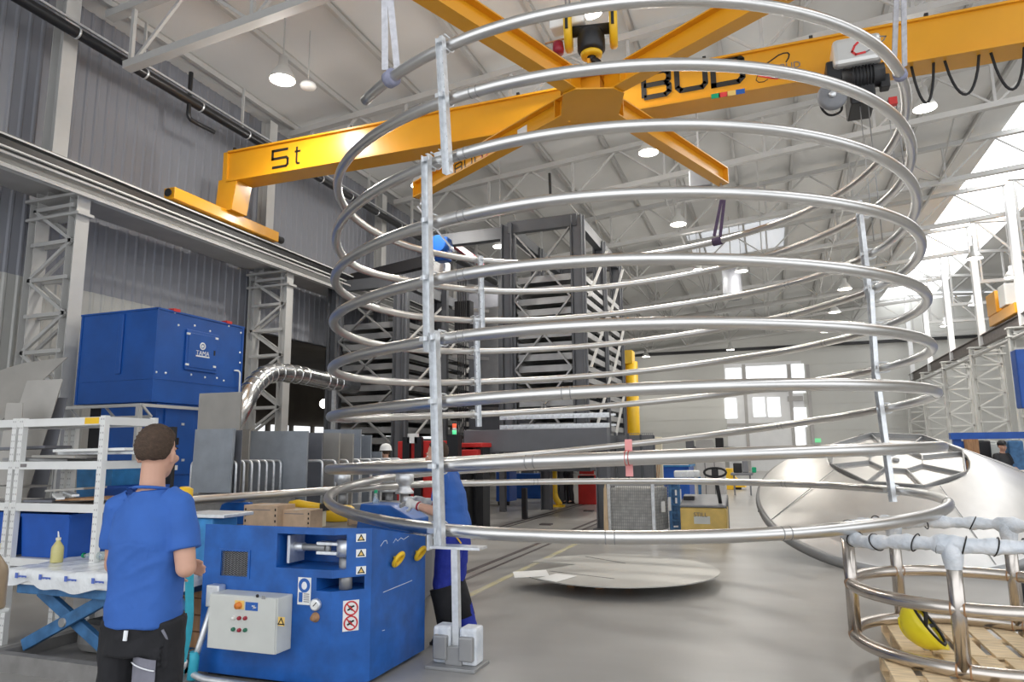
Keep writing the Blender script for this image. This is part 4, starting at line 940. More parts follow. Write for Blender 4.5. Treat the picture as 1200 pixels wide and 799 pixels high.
# chalk scribble and scratch on the right face
def RF(u, v): p = gx(u, v, BR.x+.003); return (p.y, p.z)
strokes(MB(), [[RF(446, 640), RF(450, 634), RF(453, 633), RF(454, 637)], [RF(461, 636), RF(464, 631), RF(466, 634), RF(470, 630), RF(473, 632), RF(479, 628)]], lambda y, z: V((BR.x+.002, y, z)), .004, .001, (1, 0, 0)).build('chalk_marks', 'inkwhite', ma)
strokes(MB(), [[RF(449, 694), RF(483, 680)], [RF(448, 739), RF(451, 738)]], lambda y, z: V((BR.x+.002, y, z)), .004, .001, (1, 0, 0)).build('scratch', 'inkwhite', ma)
# cable conduit with connector, down to the floor
c0 = F(256, 697, -.05); MB().box(c0+V((-.05, -.03, -.075)), c0+V((.07, .05, .085))).build('cable_connector', 'galv', ma, .01)
c1 = F(248, 745, -.10); c2 = F(242, 768, -.12); c3 = F(240, 790, -.13)
MB().tube(fillet([c0+V((-.01, 0, -.07)), c1, c2], .05), .024, 12).build('cable_conduit', 'galv', ma)
MB().tube([c2+V((0, 0, .06)), c2, c3], .036, 12).build('cyan_sleeve', 'cyan', ma)
MB().tube(fillet([c3, V((c3.x-.02, c3.y, .06)), V((c3.x+.12, c3.y-.02, .035)), V((c3.x+.75, c3.y-.03, .03)), V((c3.x+.95, c3.y+.05, .03))], .1), .024, 12).build('floor_hose', 'galv', ma)
# rear bed with the bending rolls
bx0, bx1, by0, by1, bz = -6.0, -4.95, 5.62, 10.4, .85
bed = MB().prism([(-5.3, by0, .25), (-3.08, by0, .25), (-3.3, 6.6, .25), (bx1, by1, .25), (bx0, by1, .25)], (0, 0, bz-.25)); bed.build('roller_bed', 'darkp', ma, .01)
a = gy(257, 588, 6.7); b = gy(291, 620, 6.7); MB().prism([(a.x+.1, 6.7, a.z), (b.x, 6.7, a.z), (b.x, 6.7, bz), (a.x, 6.7, bz), (a.x, 6.7, a.z-.1), (a.x+.03, 6.7, a.z-.03)], (0, .06, 0)).build('side_shield', 'blue', ma, .01)
for x, y in ((-5.0, 5.85), (-3.5, 5.85), (-5.8, 10.2), (-5.15, 10.2)):
    MB().box((x-.1, y-.1, 0), (x+.1, y+.1, .25)).build('bed_foot', 'black', ma)
MB().box((-4.0, 5.4, .3), (-3.2, 5.7, .88)).build('bed_link', 'blue', ma)
r1 = gd(390, 562, 9.9); r2 = gd(443, 562, 10.6)
tdir = (feed_end-pts[-1]).normalized(); tn = V((tdir.y, -tdir.x, 0)).normalized()
rc_ = coilp(3050)
for i, (p, rr) in enumerate(((rc_+tdir*.35+tn*.20, .13), (rc_-tdir*.3-tn*.20, .13), (rc_+tdir*.95-tn*.19, .12))):
    zc = coilz(3048) if i == 1 else 1.16
    rl = MB().lathe([(0, .22), (.07, .22), (rr, .16), (rr, .07), (rr-.045, .02), (rr-.045, -.02), (rr, -.07), (rr, -.1), (0, -.1)], (p.x, p.y, zc), (0, 0, 1), 28).build('bending_roll', 'galv', ma)
    MB().cyl((p.x, p.y, bz), (p.x, p.y, zc-.1), .06, 16).build('roll_shaft', 'tray', rl)
    MB().cyl((p.x, p.y, zc+.22), (p.x, p.y, zc+.30), .04, 8).build('roll_nut', 'black', rl)
MB().box((rc_.x-.5, rc_.y-.5, bz), (rc_.x+.75, rc_.y+.3, bz+.08)).build('roll_plate', 'tray', ma, .01)
# things lying on the machine
def carton(u0, v0, u1, v1, Y, dep, label, name='cardboard_box', z=bz, tape=True):
    a = gy(u0, v0, Y); b = gy(u1, v1, Y); h = max(.05, a.z-z)
    o = thing(name, label, 'box', ((a.x+b.x)/2, Y+dep/2, z))
    MB().box((a.x, Y, z), (b.x, Y+dep, z+h)).build('carton', 'card', o, .004)
    if tape: 
        xm = (a.x+b.x)/2; MB().box((xm-.02, Y+.002, z+h), (xm+.02, Y+dep-.002, z+h+.0015)).build('tape', 'panel', o)
    strokes(MB(), [[(.2, .82), (.8, .82)], [(.25, .12), (.75, .12)]], lambda s, t: V((a.x+(b.x-a.x)*s, Y-.001, z+h*t)), .008, .001, N0).build('print', 'textgrey', o)
    for k in range(4):
        for e in (.04, .93): MB().box((a.x+(b.x-a.x)*e, Y-.002, z+h*(.12+.22*k)), (a.x+(b.x-a.x)*(e+.04), Y-.0005, z+h*(.22+.22*k))).build('edge_mark', 'textink', o)
    return o
carton(286, 591.5, 324, 616, 6.2, .3, 'taller brown cardboard box with dark edge marks on the blue machine')
carton(326, 597, 363, 617, 6.3, .22, 'low cardboard box in the middle of the blue machine top')
carton(407, 606, 428, 620, 6.95, .2, 'small plain cardboard box at the right end of the machine top', tape=False)
a = gy(376, 593, 7.3); b = gy(406, 616, 7.3); rcan = (b.x-a.x)/2; hcan = a.z-bz
o = thing('oil_can', 'stubby yellow can on the machine top', 'can', ((a.x+b.x)/2, 7.4, bz)); MB().lathe([(0, 0), (rcan*.95, 0), (rcan, .01), (rcan, hcan*.85), (rcan*.8, hcan), (0, hcan+.005)], ((a.x+b.x)/2, 7.41, bz), seg=24).build('can_body', 'yellow', o); MB().lathe([(.03, hcan), (.032, hcan+.02), (0, hcan+.022)], ((a.x+b.x)/2, 7.41, bz), seg=14).build('cap', 'black', o)
GY = 6.75; a = gy(341, 586, GY); b = gy(378, 597, GY); zc = (a.z+b.z)/2
o = thing('grinder', 'yellow hand grinder lying across the boxes on the machine', 'power tool', (a.x, GY, zc-.03)); 
MB().tube([(a.x-.01, GY, zc+.01), (a.x+.10, GY, zc+.015), (a.x+.2, GY, zc), (b.x, GY, zc-.02)], [.03, .044, .042, .036], 14).build('motor_body', 'yellow', o)
MB().box((b.x-.01, GY-.05, zc-.06), (b.x+.06, GY+.05, zc+.02)).build('gear_head', 'black', o, .01); MB().cyl((a.x-.01, GY, zc), (a.x-.06, GY, zc-.01), .012, 8).build('power_cord', 'rubber', o)
MB().box((a.x+.02, GY-.05, bz), (b.x, GY+.07, zc-.03)).build('rest_block', 'cream', o)
def pet_bottle(name, base, h, label, capm='green', water='pet', r=None, cat='bottle'):
    r = r or h*.15; o = thing(name, label, cat, tuple(base))
    MB().lathe([(0, 0), (r*.9, 0), (r, h*.04), (r, h*.3), (r*.93, h*.34), (r, h*.38), (r, h*.62), (r*.55, h*.82), (r*.36, h*.88), (r*.36, h*.93)], base, seg=20).build('bottle_body', water, o)
    MB().lathe([(r*.42, h*.92), (r*.42, h), (0, h)], base, seg=16).build('screw_cap', capm, o)
    MB().lathe([(r*1.01, h*.40), (r*1.01, h*.58)], base, seg=20).build('paper_label', 'wrapblue', o)
    return o
p = gy(440, 600, 6.6); pet_bottle('water_bottle', V((p.x, 6.6, bz)), gy(440, 574, 6.6).z-bz, 'clear water bottle with green cap on the machine behind the tube', r=.045)
HY = 6.45; a = gy(452, 592, HY); b = gy(484, 606, HY); mb = MB().prism([(a.x-.35, HY, bz), (b.x, HY, bz), (b.x, HY, b.z-.02), (a.x+.05, HY, a.z), (a.x-.3, HY, a.z+.01)], (0, .35, 0))
one(mb, 'guard_hood', 'blue', 'blue slanted guard hood at the right of the machine top behind the bottle', 'guard', bevel=.01)
# ------------------------------------------------------------------ dust extractor by the left wall
EX, EY = -9.5, gx(183, 400, -9.5).y
zt = gx(183, 360, EX).z; zm = gx(183, 471, EX).z; yb = gx(285, 385, EX).y; xl = gy(97, 372, EY).x
ex = thing('dust_extractor', 'tall blue cabinet with hatch and white logo standing by the left wall', 'extractor', ((EX+xl)/2, (EY+yb)/2, 0))
MB().box((xl, EY, zm), (EX, yb, zt)).build('upper_housing', 'blue2', ex, .012)
mb = MB()
mb.box((xl-.02, EY-.02, zt-.02), (EX+.02, yb+.02, zt+.01))
zs = gx(183, 443, EX).z; mb.box((xl-.006, EY-.008, zs-.012), (EX+.008, yb+.006, zs+.012))
for y in (EY, yb): mb.box((EX-.01, y-.02, zm), (EX+.012, y+.02, zt))
mb.box((xl-.012, EY-.012, zm), (xl+.03, EY+.01, zt)); mb.build('edge_flanges', 'blue2', ex)
q = gy(140, 420, EY); MB().box((q.x-.05, EY-.03, zs+.1), (q.x+.06, EY, zt-.05)).build('stiffener', 'blue2', ex, .008)
def EF(u, v, d=0.): p = gx(u, v, EX); return V((EX+d, p.y, p.z))
a, b = EF(218, 386), EF(253, 438)
hz0 = b.z; hz1 = EF(220, 386).z; hy0, hy1 = a.y, b.y
ht = MB().box((EX, hy0, hz0), (EX+.035, hy1, hz1)).build('hatch', 'blue2', ex, .008)
MB().box((EX+.02, hy0+.04, hz0+.05), (EX+.045, hy1-.04, hz1-.05)).build('hatch_panel', 'blue2', ht, .006)
for u, v in ((219, 391), (252, 397), (217, 427), (249, 430)): p = EF(u, v, .04); MB().cbox(p, (.012, 0, 0), (0, .035, 0), (0, 0, .018)).build('hatch_latch', 'whiteplain', ht, .004)
p = EF(235, 414.5, .05); text('logo_lettering', 'TAMA', .115, p, (0, 1, 0), (0, 0, 1), 'inkwhite', ht)
p = EF(235, 418, .05); MB().cbox(p, (.002, 0, 0), (0, .16, 0), (0, 0, .012)).build('logo_line', 'inkwhite', ht)
p = EF(235, 406, .05); MB().tube([p+V((0, .055*math.cos(t), .055*math.sin(t))) for t in [2*PI*i/16 for i in range(16)]], .014, 6, closed=True).build('logo_ring', 'inkwhite', ht); MB().ell(p, (.004, .028, .028)).build('logo_dot', 'inkwhite', ht)
p = EF(249, 414, .045); MB().cbox(p, (.004, 0, 0), (0, .02, 0), (0, 0, .045)).build('hatch_lock', 'black', ht)
for u, v in ((224, 439), (254, 443), (209, 381), (228, 381.5), (246, 388), (183, 436), (205, 366), (268, 382), (282, 390), (281, 413), (281, 425), (194, 437), (262, 446), (240, 442)):
    p = EF(u, v, .0); MB().lathe([(0, .012), (.018, .01), (.02, 0)], p, (1, 0, 0), 8).build('bolt', 'whiteplain', ex)
a = EF(273, 434, .03); MB().tube(fillet([a, a+V((.03, .12, 0)), a+V((.03, .14, -.75))], .06), .016, 8).build('white_cable', 'whiteplain', ex)
for u in (206, 267): p = EF(u, 361 if u < 230 else 378, 0); MB().box((EX-.1, p.y-.06, zt), (EX+.03, p.y+.08, zt+.05)).build('lifting_lug', 'red', ex)
# lower part with door, stand frame and rail
y0d = EY+.05; MB().box((EX-1.3, EY+.15, .15), (EX-.05, yb-.02, zm)).build('lower_housing', 'blue2', ex, .01)
a = gx(193, 478, EX-.05); b = gx(222, 556, EX-.05)
dr = MB().box((EX-.05, a.y, gx(205, 556, EX-.05).z), (EX-.02, b.y, gx(205, 480, EX-.05).z)).build('lower_door', 'blue2', ex, .006)
for v in (497, 539): p = gx(214, v, EX-.02); MB().cbox(p, (.012, 0, 0), (0, .03, 0), (0, 0, .02)).build('door_latch', 'galv', dr)
p = gx(208, 517, EX-.02); MB().cbox(p, (.012, 0, 0), (0, .02, 0), (0, 0, .06)).build('door_handle', 'black', dr)
p = gx(203, 548, EX-.02); MB().cbox(p, (.003, 0, 0), (0, .09, 0), (0, 0, .04)).build('paper_sticker', 'paper', dr)
mb = MB(); zr = gx(185, 476, EX).z
for x in (xl+.05, EX-.0):
    for y in (EY-.25,): mb.bar((x, y, 0), (x, y, zr), .06)
mb.bar((xl-.1, EY-.25, zr), (EX+.05, EY-.25, zr), .05); mb.bar((xl-.1, EY-.05, zr-.18), (EX+.05, EY-.05, zr-.18), .05); mb.bar((EX+.05, EY-.25, zr), (EX+.05, yb, zr), .05)
for x in (xl+.2, xl+1.0, xl+1.8): mb.bar((x, EY-.25, zr), (x, EY-.05, zr-.18), .03)
mb.bar((EX+.03, EY-.25, zr), (EX-.1, EY-.0, .02), .05)
mb.build('stand_frame', 'struct', ex)
MB().box((xl, EY+.3, .1), (EX-1.3, yb, zm)).build('rear_casing', 'rubber', ex)
# silver extraction duct
d0 = gx(272, 520, -9.2); dp = [gx(u, v, X) for u, v, X in ((268, 505, -9.3), (296, 452, -9.8), (314, 436, -10.0), (345, 438, -10.0), (386, 447, -10.0), (415, 452, -10.0))]
dp[0].z = max(dp[0].z, .9)
du = thing('extraction_duct', 'silver round duct with an elbow running from the blue cabinet', 'duct', (dp[0].x, dp[0].y, 0))
path = fillet(dp, .35, 5); MB().tube(path, .2, 22).build('duct_pipe', 'duct', du)
for i in range(2, len(path)-1, 2):
    dd = (path[i+1]-path[i-1]).normalized(); MB().lathe([(.2, -.025), (.212, -.02), (.212, .02), (.2, .025)], path[i], dd, 22).build('duct_ring', 'duct', du)
MB().bar((dp[0].x, dp[0].y, 0), dp[0], .12).build('duct_support', 'galv', du)
for i in (len(path)-3,): MB().bar((path[i].x, path[i].y, 0), path[i]+V((0, 0, -.2)), .08).build('duct_support', 'galv', du)
# ------------------------------------------------------------------ sheet rack with hoops and upright plates
def hoops(name, label, u0, u1, vtop, Y, n, dy, wid):
    a = gy(u0, vtop, Y); b = gy(u1, vtop, Y)
    o = thing(name, label, 'rack', ((a.x+b.x)/2, Y+dy*n/2, 0))
    for i in range(n):
        y = Y+i*dy; MB().tube(fillet([(a.x, y, .12), (a.x, y, a.z), (b.x, y, a.z), (b.x, y, .12)], .07), .019, 10).build('hoop', 'galv', o)
    mb = MB()
    for x in (a.x, b.x): mb.bar((x, Y-.1, .07), (x, Y+dy*(n-1)+.1, .07), .08)
    for y in (Y-.1, Y+dy*(n-1)+.1): mb.bar((a.x, y, .07), (b.x, y, .07), .08)
    mb.build('base_frame', 'struct', o); return a, b
hoops('sheet_rack', 'hooped white rack holding the single tall plate behind the worker', 225, 277, 541, 8.0, 7, .16, .6)
_a, _b = gy(226, 578, 7.9), gy(292, 578, 7.9); one(MB().box((_a.x, 7.86, .0), (_b.x, 8.9, _a.z-.01)), 'plinth_box', 'tablebase', 'dark grey plinth box below the plates of the front rack', 'plinth', bevel=.01)
hoops('sheet_rack', 'hooped white rack holding plates behind the bending rolls', 352, 378, 540, 9.3, 8, .35, .6)
def plate_up(u0, v0, u1, v1, Y, m, label, z0=.112, lean=.0, t=.012, vr=None, fold=True):
    a = gy(u0, v0, Y); b = gy(u1, vr or v0, Y); z0 = z0 if v1 is None else gy(u0, v1, Y).z
    o = thing('metal_plate', label, 'metal plate', ((a.x+b.x)/2, Y, z0), 0, 'plates standing in the racks')
    MB().sheet([(a.x, Y, z0), (b.x, Y, z0), (b.x, Y+lean, b.z), (a.x, Y+lean, a.z)], (0, 1, 0), t).build('sheet', m, o)
    if fold: MB().box((b.x-.012, Y-.03, z0), (b.x, Y+lean*.5, b.z-.01)).build('folded_edge', m, o)
    return o
plate_up(234, 461, 284, None, 8.24, 'sheet_warm', 'tallest pale grey plate standing in the front rack', vr=459)
plate_up(228, 503, 275, 577, 7.94, 'zinc', 'blue-grey plate leaning in front of the tallest plate', lean=.02, vr=502)
plate_up(276, 504, 284, None, 8.08, 'sheet_dark', 'narrow dark plate edge beside the tallest plate', fold=False)
plate_up(285, 503, 294, None, 8.72, 'sheet_warm', 'slim warm-grey plate right of the tallest plate')
plate_up(290, 505, 362, None, 9.0, 'zinc', 'broad blue-grey plate in the middle of the racks')
plate_up(361, 507, 379, None, 9.5, 'sheet_dark', 'dark plate right of the broad blue-grey plate')
plate_up(378, 507, 399, None, 9.85, 'sheet_warm', 'warm-grey plate, first of the two behind the left coil turns')
plate_up(398, 508, 415, None, 10.2, 'sheet_warm', 'warm-grey plate, second of the two behind the left coil turns')
plate_up(380, 503, 424, None, 11.0, 'zinc', 'wide bluish plate at the back of the second rack')
plate_up(412, 510, 436, None, 11.4, 'zinc', 'bluish plate just below the white helmet')
plate_up(430, 529, 448, None, 11.7, 'zinc', 'lowest bluish plate at the right end of the racks')
# leaning offcut plates behind the shelf
def lean_plate(pxs, label, m, D0, D1):
    P = [gd(u, v, D) for (u, v), D in zip(pxs, D1)]
    n = (P[1]-P[0]).cross(P[2]-P[0]).normalized(); P = [p-n*((p-P[0]).dot(n)) for p in P]
    return one(MB().sheet(P, n, .012), 'offcut_plate', m, label, 'metal plate', 'leaning offcut plates')
lean_plate([(-20, 515), (-20, 440), (30, 425), (82, 419), (40, 450)], 'wide pale plate leaning highest above the shelf', 'sheet_warm', 0, (9.6, 9.9, 9.8, 9.7, 9.6))
lean_plate([(-45, 683), (32, 446), (74, 444), (0, 685)], 'second pale plate leaning below the highest one', 'sheet_warm', 0, (9.0, 9.5, 9.5, 9.0))
lean_plate([(-4, 680), (62, 466), (79, 466), (30, 680)], 'darker plate leaning at the right of the pale ones', 'sheet_dark', 0, (9.2, 9.6, 9.6, 9.2))
lean_plate([(-20, 690), (8, 472), (27, 472), (15, 690)], 'brownish plate leaning at the left end behind the shelf', 'sheet_warm', 0, (8.7, 9.1, 9.1, 8.7))
# ------------------------------------------------------------------ white boltless shelf
cn = gd(118, 560, 6.1); SX, SY = cn.x, cn.y; zs_ = [gy(118, v, SY).z for v in (491, 543, 594)]
sw = .55; sx2 = gy(22, 560, SY).x; sd = gx(180, 500, SX).y-SY
sh = thing('storage_shelf', 'white boltless shelf rack with perforated posts behind the wrapped table', 'shelf', ((SX+sx2)/2, SY+sd/2, 0))
ztop = gy(118, 487, SY).z
for x, y in ((SX, SY), (SX, SY+sd), (sx2, SY), (sx2, SY+sd), (sx2-.09, SY), (sx2-.09, SY+sd), (sx2-1.5, SY)):
    mb = MB().bar((x, y, 0), (x, y, ztop), .055, .05, (0, 1, 0)); mb.cur = 1
    for k in range(int(ztop/.06)):
        for e in (-.013, .013): mb.box((x+e-.005, y-.0275, .04+k*.06), (x+e+.005, y-.0245, .055+k*.06))
    mb.build('post', ['white', 'structd'], sh)
for z in zs_+[.73]:
    mb = MB(); mb.box((sx2-1.5, SY-.02, z-.05), (SX, SY+.02, z+.02)); mb.box((sx2-1.5, SY+sd-.02, z-.05), (SX, SY+sd+.02, z+.02)); mb.box((SX-.02, SY, z-.05), (SX+.02, SY+sd, z+.02)); mb.build('beam', 'white', sh)
    if z != zs_[0]: MB().box((sx2-1.5, SY+.02, z), (SX-.02, SY+sd-.02, z+.02)).build('shelf_board', 'structd', sh)
    else: MB().box((sx2-1.5, SY+.02, z-.045), (SX-.02, SY+sd-.02, z-.03)).build('shelf_board', 'white', sh)
MB().box((SX-.22, SY-.023, zs_[0]-.04), (SX-.05, SY-.02, zs_[0]+.015)).build('yellow_mark', 'yellow', sh)
q = gy(30, 538, SY); MB().box((q.x-.03, SY-.023, zs_[1]-.03), (q.x+.05, SY-.02, zs_[1]+.0)).build('label_plate', 'textgrey', sh)
def shelf_sheet(dx0, dx1, dy0, dy1, z, rot, m, label, t=.012, tilt=0.):
    cx = (dx0+dx1)/2; cy = (dy0+dy1)/2; c = V((sx2+cx, SY+cy, z)); x = V((math.cos(rot), math.sin(rot), tilt)); y = V((-math.sin(rot), math.cos(rot), 0))
    return one(MB().cbox(c, x*((dx1-dx0)/2), y*((dy1-dy0)/2), V((0, 0, t/2))), 'metal_offcut', m, label, 'metal offcut', 'offcuts on the shelf')
W_ = SX-sx2
z1 = zs_[1]+.035
for i, (a_, b_, c_, d_, r_, m_, lab) in enumerate([(-.3, .5, .05, .4, .05, 'tray', 'long steel strip on the middle shelf, left end'), (.1, .75, .0, .3, -.12, 'sheet_warm', 'pale strip lying crosswise on the middle shelf'), (.35, W_+.25, .1, .5, .02, 'galv', 'long bright strip reaching past the right shelf post'), (.4, W_+.2, .02, .35, .06, 'white', 'topmost white strip of the middle shelf pile'), (-.6, .1, .1, .4, .1, 'sheet_dark', 'dark bent strip left on the middle shelf')]):
    shelf_sheet(a_, b_, c_, d_, z1+i*.028, r_, m_, lab, .024, .01*(i-2))
z2 = zs_[2]+.028
for i, (a_, b_, c_, d_, r_, m_, lab, tl) in enumerate([(.02, .35, .05, .4, .1, 'sheet_dark', 'dark offcut next to the green-capped bottle on the lower shelf', 0), (.45, W_-.03, .03, .45, -.05, 'woodbrown', 'brown rusty plate lying on the lower shelf', .03), (.35, .62, .0, .06, -.5, 'white', 'white angle strip poking out of the lower shelf', -.1), (.48, .75, .02, .08, -.4, 'galv', 'bright angle strip beside the rusty plate', -.08), (.1, .5, .2, .5, .2, 'sheet_warm', 'pale offcut at the back of the lower shelf', 0.05), (-.6, -.1, .05, .4, .0, 'sheet_warm', 'flat pale offcut at the left end of the lower shelf', 0)]):
    shelf_sheet(a_, b_, c_, d_, z2+.005+i*.024, r_, m_, lab, .018, tl)
p = gy(37, 575, SY+.2); pet_bottle('water_bottle', V((p.x, SY+.06, z2+.03)), .22, 'small clear bottle with green cap on the lower shelf', r=.034)
def bin_(x0, x1, y0, y1, z0, z1, m, label, name='plastic_bin', fl=.03):
    o = thing(name, label, 'bin', ((x0+x1)/2, (y0+y1)/2, z0)); mb = MB(); t = .012
    def ring(z, e): return [V((x0-e, y0-e, z)), V((x1+e, y0-e, z)), V((x1+e, y1+e, z)), V((x0-e, y1+e, z))]
    A, B, C_, D_ = ring(z0, 0), ring(z1, fl), ring(z1, fl-t), ring(z0+t, -t)
    mb.add(A+B+C_+D_, [(3, 2, 1, 0)]+[(i, (i+1) % 4, (i+1) % 4+4, i+4) for i in range(4)]+[(i+4, (i+1) % 4+4, (i+1) % 4+8, i+8) for i in range(4)]+[(i+8, (i+1) % 4+8, (i+1) % 4+12, i+12) for i in range(4)]+[(12, 13, 14, 15)])
    mb.build('tub', m, o); e = fl
    mb = MB()
    for p, q in zip(B, B[1:]+B[:1]): mb.bar(p, q, .02, .03)
    mb.build('rim', m, o); return o
a = gd(92, 590, 7.4); b = gd(142, 546, 7.4); 
o = bin_(a.x, b.x, a.y, a.y+.5, .62, b.z+.02, 'bluelight', 'light blue plastic crate seen through the shelf beside the worker'); MB().box((a.x+.02, a.y+.02, 0), (b.x-.02, a.y+.46, .62)).build('stand', 'structd', o)
o = bin_(gy(122, 570, SY+.75).x, gy(150, 570, SY+.75).x, SY+.75, SY+1.2, .5, gd(150, 572, 6.9).z, 'bluebin', 'open blue tub right behind the worker shoulder'); MB().box((gy(123, 570, SY+.75).x, SY+.78, 0), (gy(149, 570, SY+.75).x, SY+1.15, .5)).build('stand', 'structd', o)
bin_(sx2-.85, sx2-.1, SY+.04, SY+.5, .752, 1.13, 'bluebin', 'blue crate at the left on the bottom shelf', fl=.02)
bin_(sx2+.05, sx2+.62, SY+.06, SY+.5, .752, 1.12, 'bluebin', 'blue crate in the middle of the bottom shelf', fl=.02)
one(MB().box((SX-.55, SY+1.3, 0), (gy(187, 520, SY+1.3).x, SY+1.35, 1.95)), 'dark_curtain', 'rubber', 'black panel hanging behind the white shelf', 'panel')
# black angle uprights behind the shelf
# ------------------------------------------------------------------ scissor lift table with wrapped sheet stack
TZ = .87
fl_ = gz(8, 668, TZ); fr_ = gz(205, 675, TZ); TYF = 4.12; TZ = gy(60, 669, TYF).z; TX0 = gy(9, 668, TYF).x; TX1 = bl-.12; TYB = TYF+1.35
tb = thing('lift_table', 'blue hydraulic scissor lift table under white wrapped sheets', 'lift table', ((TX0+TX1)/2, (TYF+TYB)/2, 0))
MB().box((TX0+.05, TYF+.05, TZ-.2), (TX1-.1, TYB-.05, TZ-.12)).build('platform', 'bluelift', tb, .01)
mb = MB(); mb.box((TX0-.05, TYF-.08, .0), (TX1, TYF+.0, .13)); mb.box((TX0-.05, TYB-.1, 0), (TX1, TYB, .13)); mb.box((TX0-.05, TYF, 0), (TX0+.05, TYB, .13)); mb.box((TX1-.1, TYF, 0), (TX1, TYB, .13)); mb.box((TX0, TYF, 0), (TX1, TYB, .04)); mb.build('base_frame', 'tablebase', tb)
for y in (TYF+.14, TYB-.2):
    a = V((TX0+.08, y, .14)); b = V((TX0+.95, y, TZ-.2)); c = V((TX0+.12, y+.07, TZ-.2)); d = V((TX0+.92, y+.07, .14))
    MB().bar(a, b, .05, .095, (0, 0, 1)).build('scissor_arm', 'bluelift', tb, .006); MB().bar(c, d, .05, .095).build('scissor_arm', 'bluelift', tb, .006)
    MB().bar(a+V((.95, 0, 0)), b+V((.75, 0, 0)), .05, .09).build('scissor_arm', 'bluelift', tb, .006)
    MB().cyl((TX0+.52, y-.04, (TZ-.06)/2), (TX0+.52, y+.12, (TZ-.06)/2), .035, 14).build('pivot', 'tray', tb)
for y in (TYF+.2,): 
    MB().cyl((TX0+.92, y, .14), (TX0+.92, TYB-.2, .14), .05, 12).build('cross_tube', 'bluelift', tb)
    p, q = V((TX0+1.0, y+.3, .2)), V((TX0+.62, y+.3, TZ-.26)); MB().cyl(p, p.lerp(q, .62), .055, 16).build('cylinder', 'tablebase', tb); MB().cyl(p.lerp(q, .6), q, .028, 12).build('piston_rod', 'galv', tb)
MB().box((TX0+.35, TYF+.35, .04), (TX0+.95, TYF+1., .3)).build('pump_cover', 'tablebase', tb, .08)
# wrapped stack with sagging film skirt
mb = MB(); nx, ny = 46, 18; random.seed(3)
def sag(x, y): return .006*math.sin(x*9+y*5)+.005*math.sin(x*23-y*11)+.004*math.sin(y*31+x*4)
grid = []
for j in range(ny+1):
    for i in range(nx+1):
        x = TX0+(TX1-TX0)*i/nx; y = TYF+(TYB-TYF)*j/ny; grid.append(V((x, y, TZ+sag(x, y))))
fs = [(j*(nx+1)+i, j*(nx+1)+i+1, (j+1)*(nx+1)+i+1, (j+1)*(nx+1)+i) for j in range(ny) for i in range(nx)]
k = len(grid); sk = []
def skirt(edge, out):
    rows = [edge]
    for r, (dz, do) in enumerate(((.012, .012), (.05, .02), (.09, .012), (.13, .006))):
        row = []
        for i, p in enumerate(edge):
            q = V(grid[p]); w = math.sin(q.x*13+q.y*7)*.012*(r/3); drop = dz+(.022*math.sin(q.x*6.1+q.y*8)+.012*math.sin(q.x*17))*(r/3)
            grid.append(q+V(out)*(do+w)+V((0, 0, -drop))); row.append(len(grid)-1)
        rows.append(row)
    for a_, b_ in zip(rows, rows[1:]):
        for i in range(len(edge)-1): fs.append((a_[i], b_[i], b_[i+1], a_[i+1]))
skirt([i for i in range(nx+1)], (0, -1, 0)); skirt([j*(nx+1)+nx for j in range(ny+1)], (1, 0, 0)); skirt([j*(nx+1) for j in range(ny, -1, -1)], (-1, 0, 0)); skirt([ny*(nx+1)+i for i in range(nx, -1, -1)], (0, 1, 0))
wr = thing('wrapped_sheets', 'stack of sheets wrapped in white printed film on the lift table', 'wrapped stack', ((TX0+TX1)/2, (TYF+TYB)/2, TZ-.12))
MB().add(grid, fs, True).build('film', 'wrap', wr); MB().box((TX0+.02, TYF+.02, TZ-.12), (TX1-.02, TYB-.02, TZ-.012)).build('sheet_stack', 'whiteplain', wr)
for i, u in enumerate((18, 46, 76, 108)):
    p = gy(u, 673, TYF-.028); MB().box((p.x, TYF-.031, TZ-.065), (p.x+.028, TYF-.027, TZ-.025)).build('printed_mark', 'inkblue', wr)
    for k in range(7): MB().box((p.x+.038+k*.013, TYF-.031, TZ-.058+(k%3)*.002), (p.x+.047+k*.013, TYF-.0275, TZ-.043)).build('printed_glyph', 'inkblue', wr)
# bottles on the stack
def wash_bottle(name, base, h, label, m, nozzle=True):
    r = h*.24; o = thing(name, label, 'bottle', tuple(base))
    MB().lathe([(0, 0), (r*.97, 0), (r, h*.03), (r, h*.55), (r*.92, h*.64), (r*.55, h*.78), (r*.34, h*.86), (r*.34, h*.92)], base, seg=24).build('bottle_body', m, o)
    MB().lathe([(r*.42, h*.9), (r*.42, h), (0, h)], base, seg=16).build('screw_cap', 'cream', o)
    if nozzle: MB().tube([base+V((0, 0, h)), base+V((-.005, 0, h*1.16)), base+V((-.012, 0, h*1.26))], [.008, .006, .004], 8).build('nozzle', 'whiteplain', o)
    return o
p = gz(66, 660, TZ); wash_bottle('oil_bottle', V((p.x, p.y, TZ+.01)), .2, 'squat bottle of yellowish oil with nozzle on the wrapped sheets', 'bottle')
p = gz(99, 657, TZ); o = thing('plastic_bottle', 'clear bottle with green cap lying on its side on the wrapped sheets', 'bottle', (p.x, p.y, TZ))
MB().lathe([(.02, 0), (.022, .02), (0, .022)], p+V((0, 0, .045)), (-1, 0, 0), 14).build('screw_cap', 'green', o); MB().lathe([(.016, 0), (.016, .02), (.036, .07), (.036, .24), (0, .25)], p+V((.0, 0, .045)), (1, .2, 0), 18).build('bottle_body', 'pet', o)
p = gd(-9, 690, 2.9); wash_bottle('spray_bottle', V((p.x-.02, p.y, p.z-.08)), .26, 'brown plastic bottle cut by the left edge of the picture', 'bottlebrown', False)
b0 = V((p.x, p.y, p.z-.08)); o = thing('bottle_bracket', 'white perforated post with bracket carrying the brown bottle', 'bracket', (b0.x, b0.y, 0))
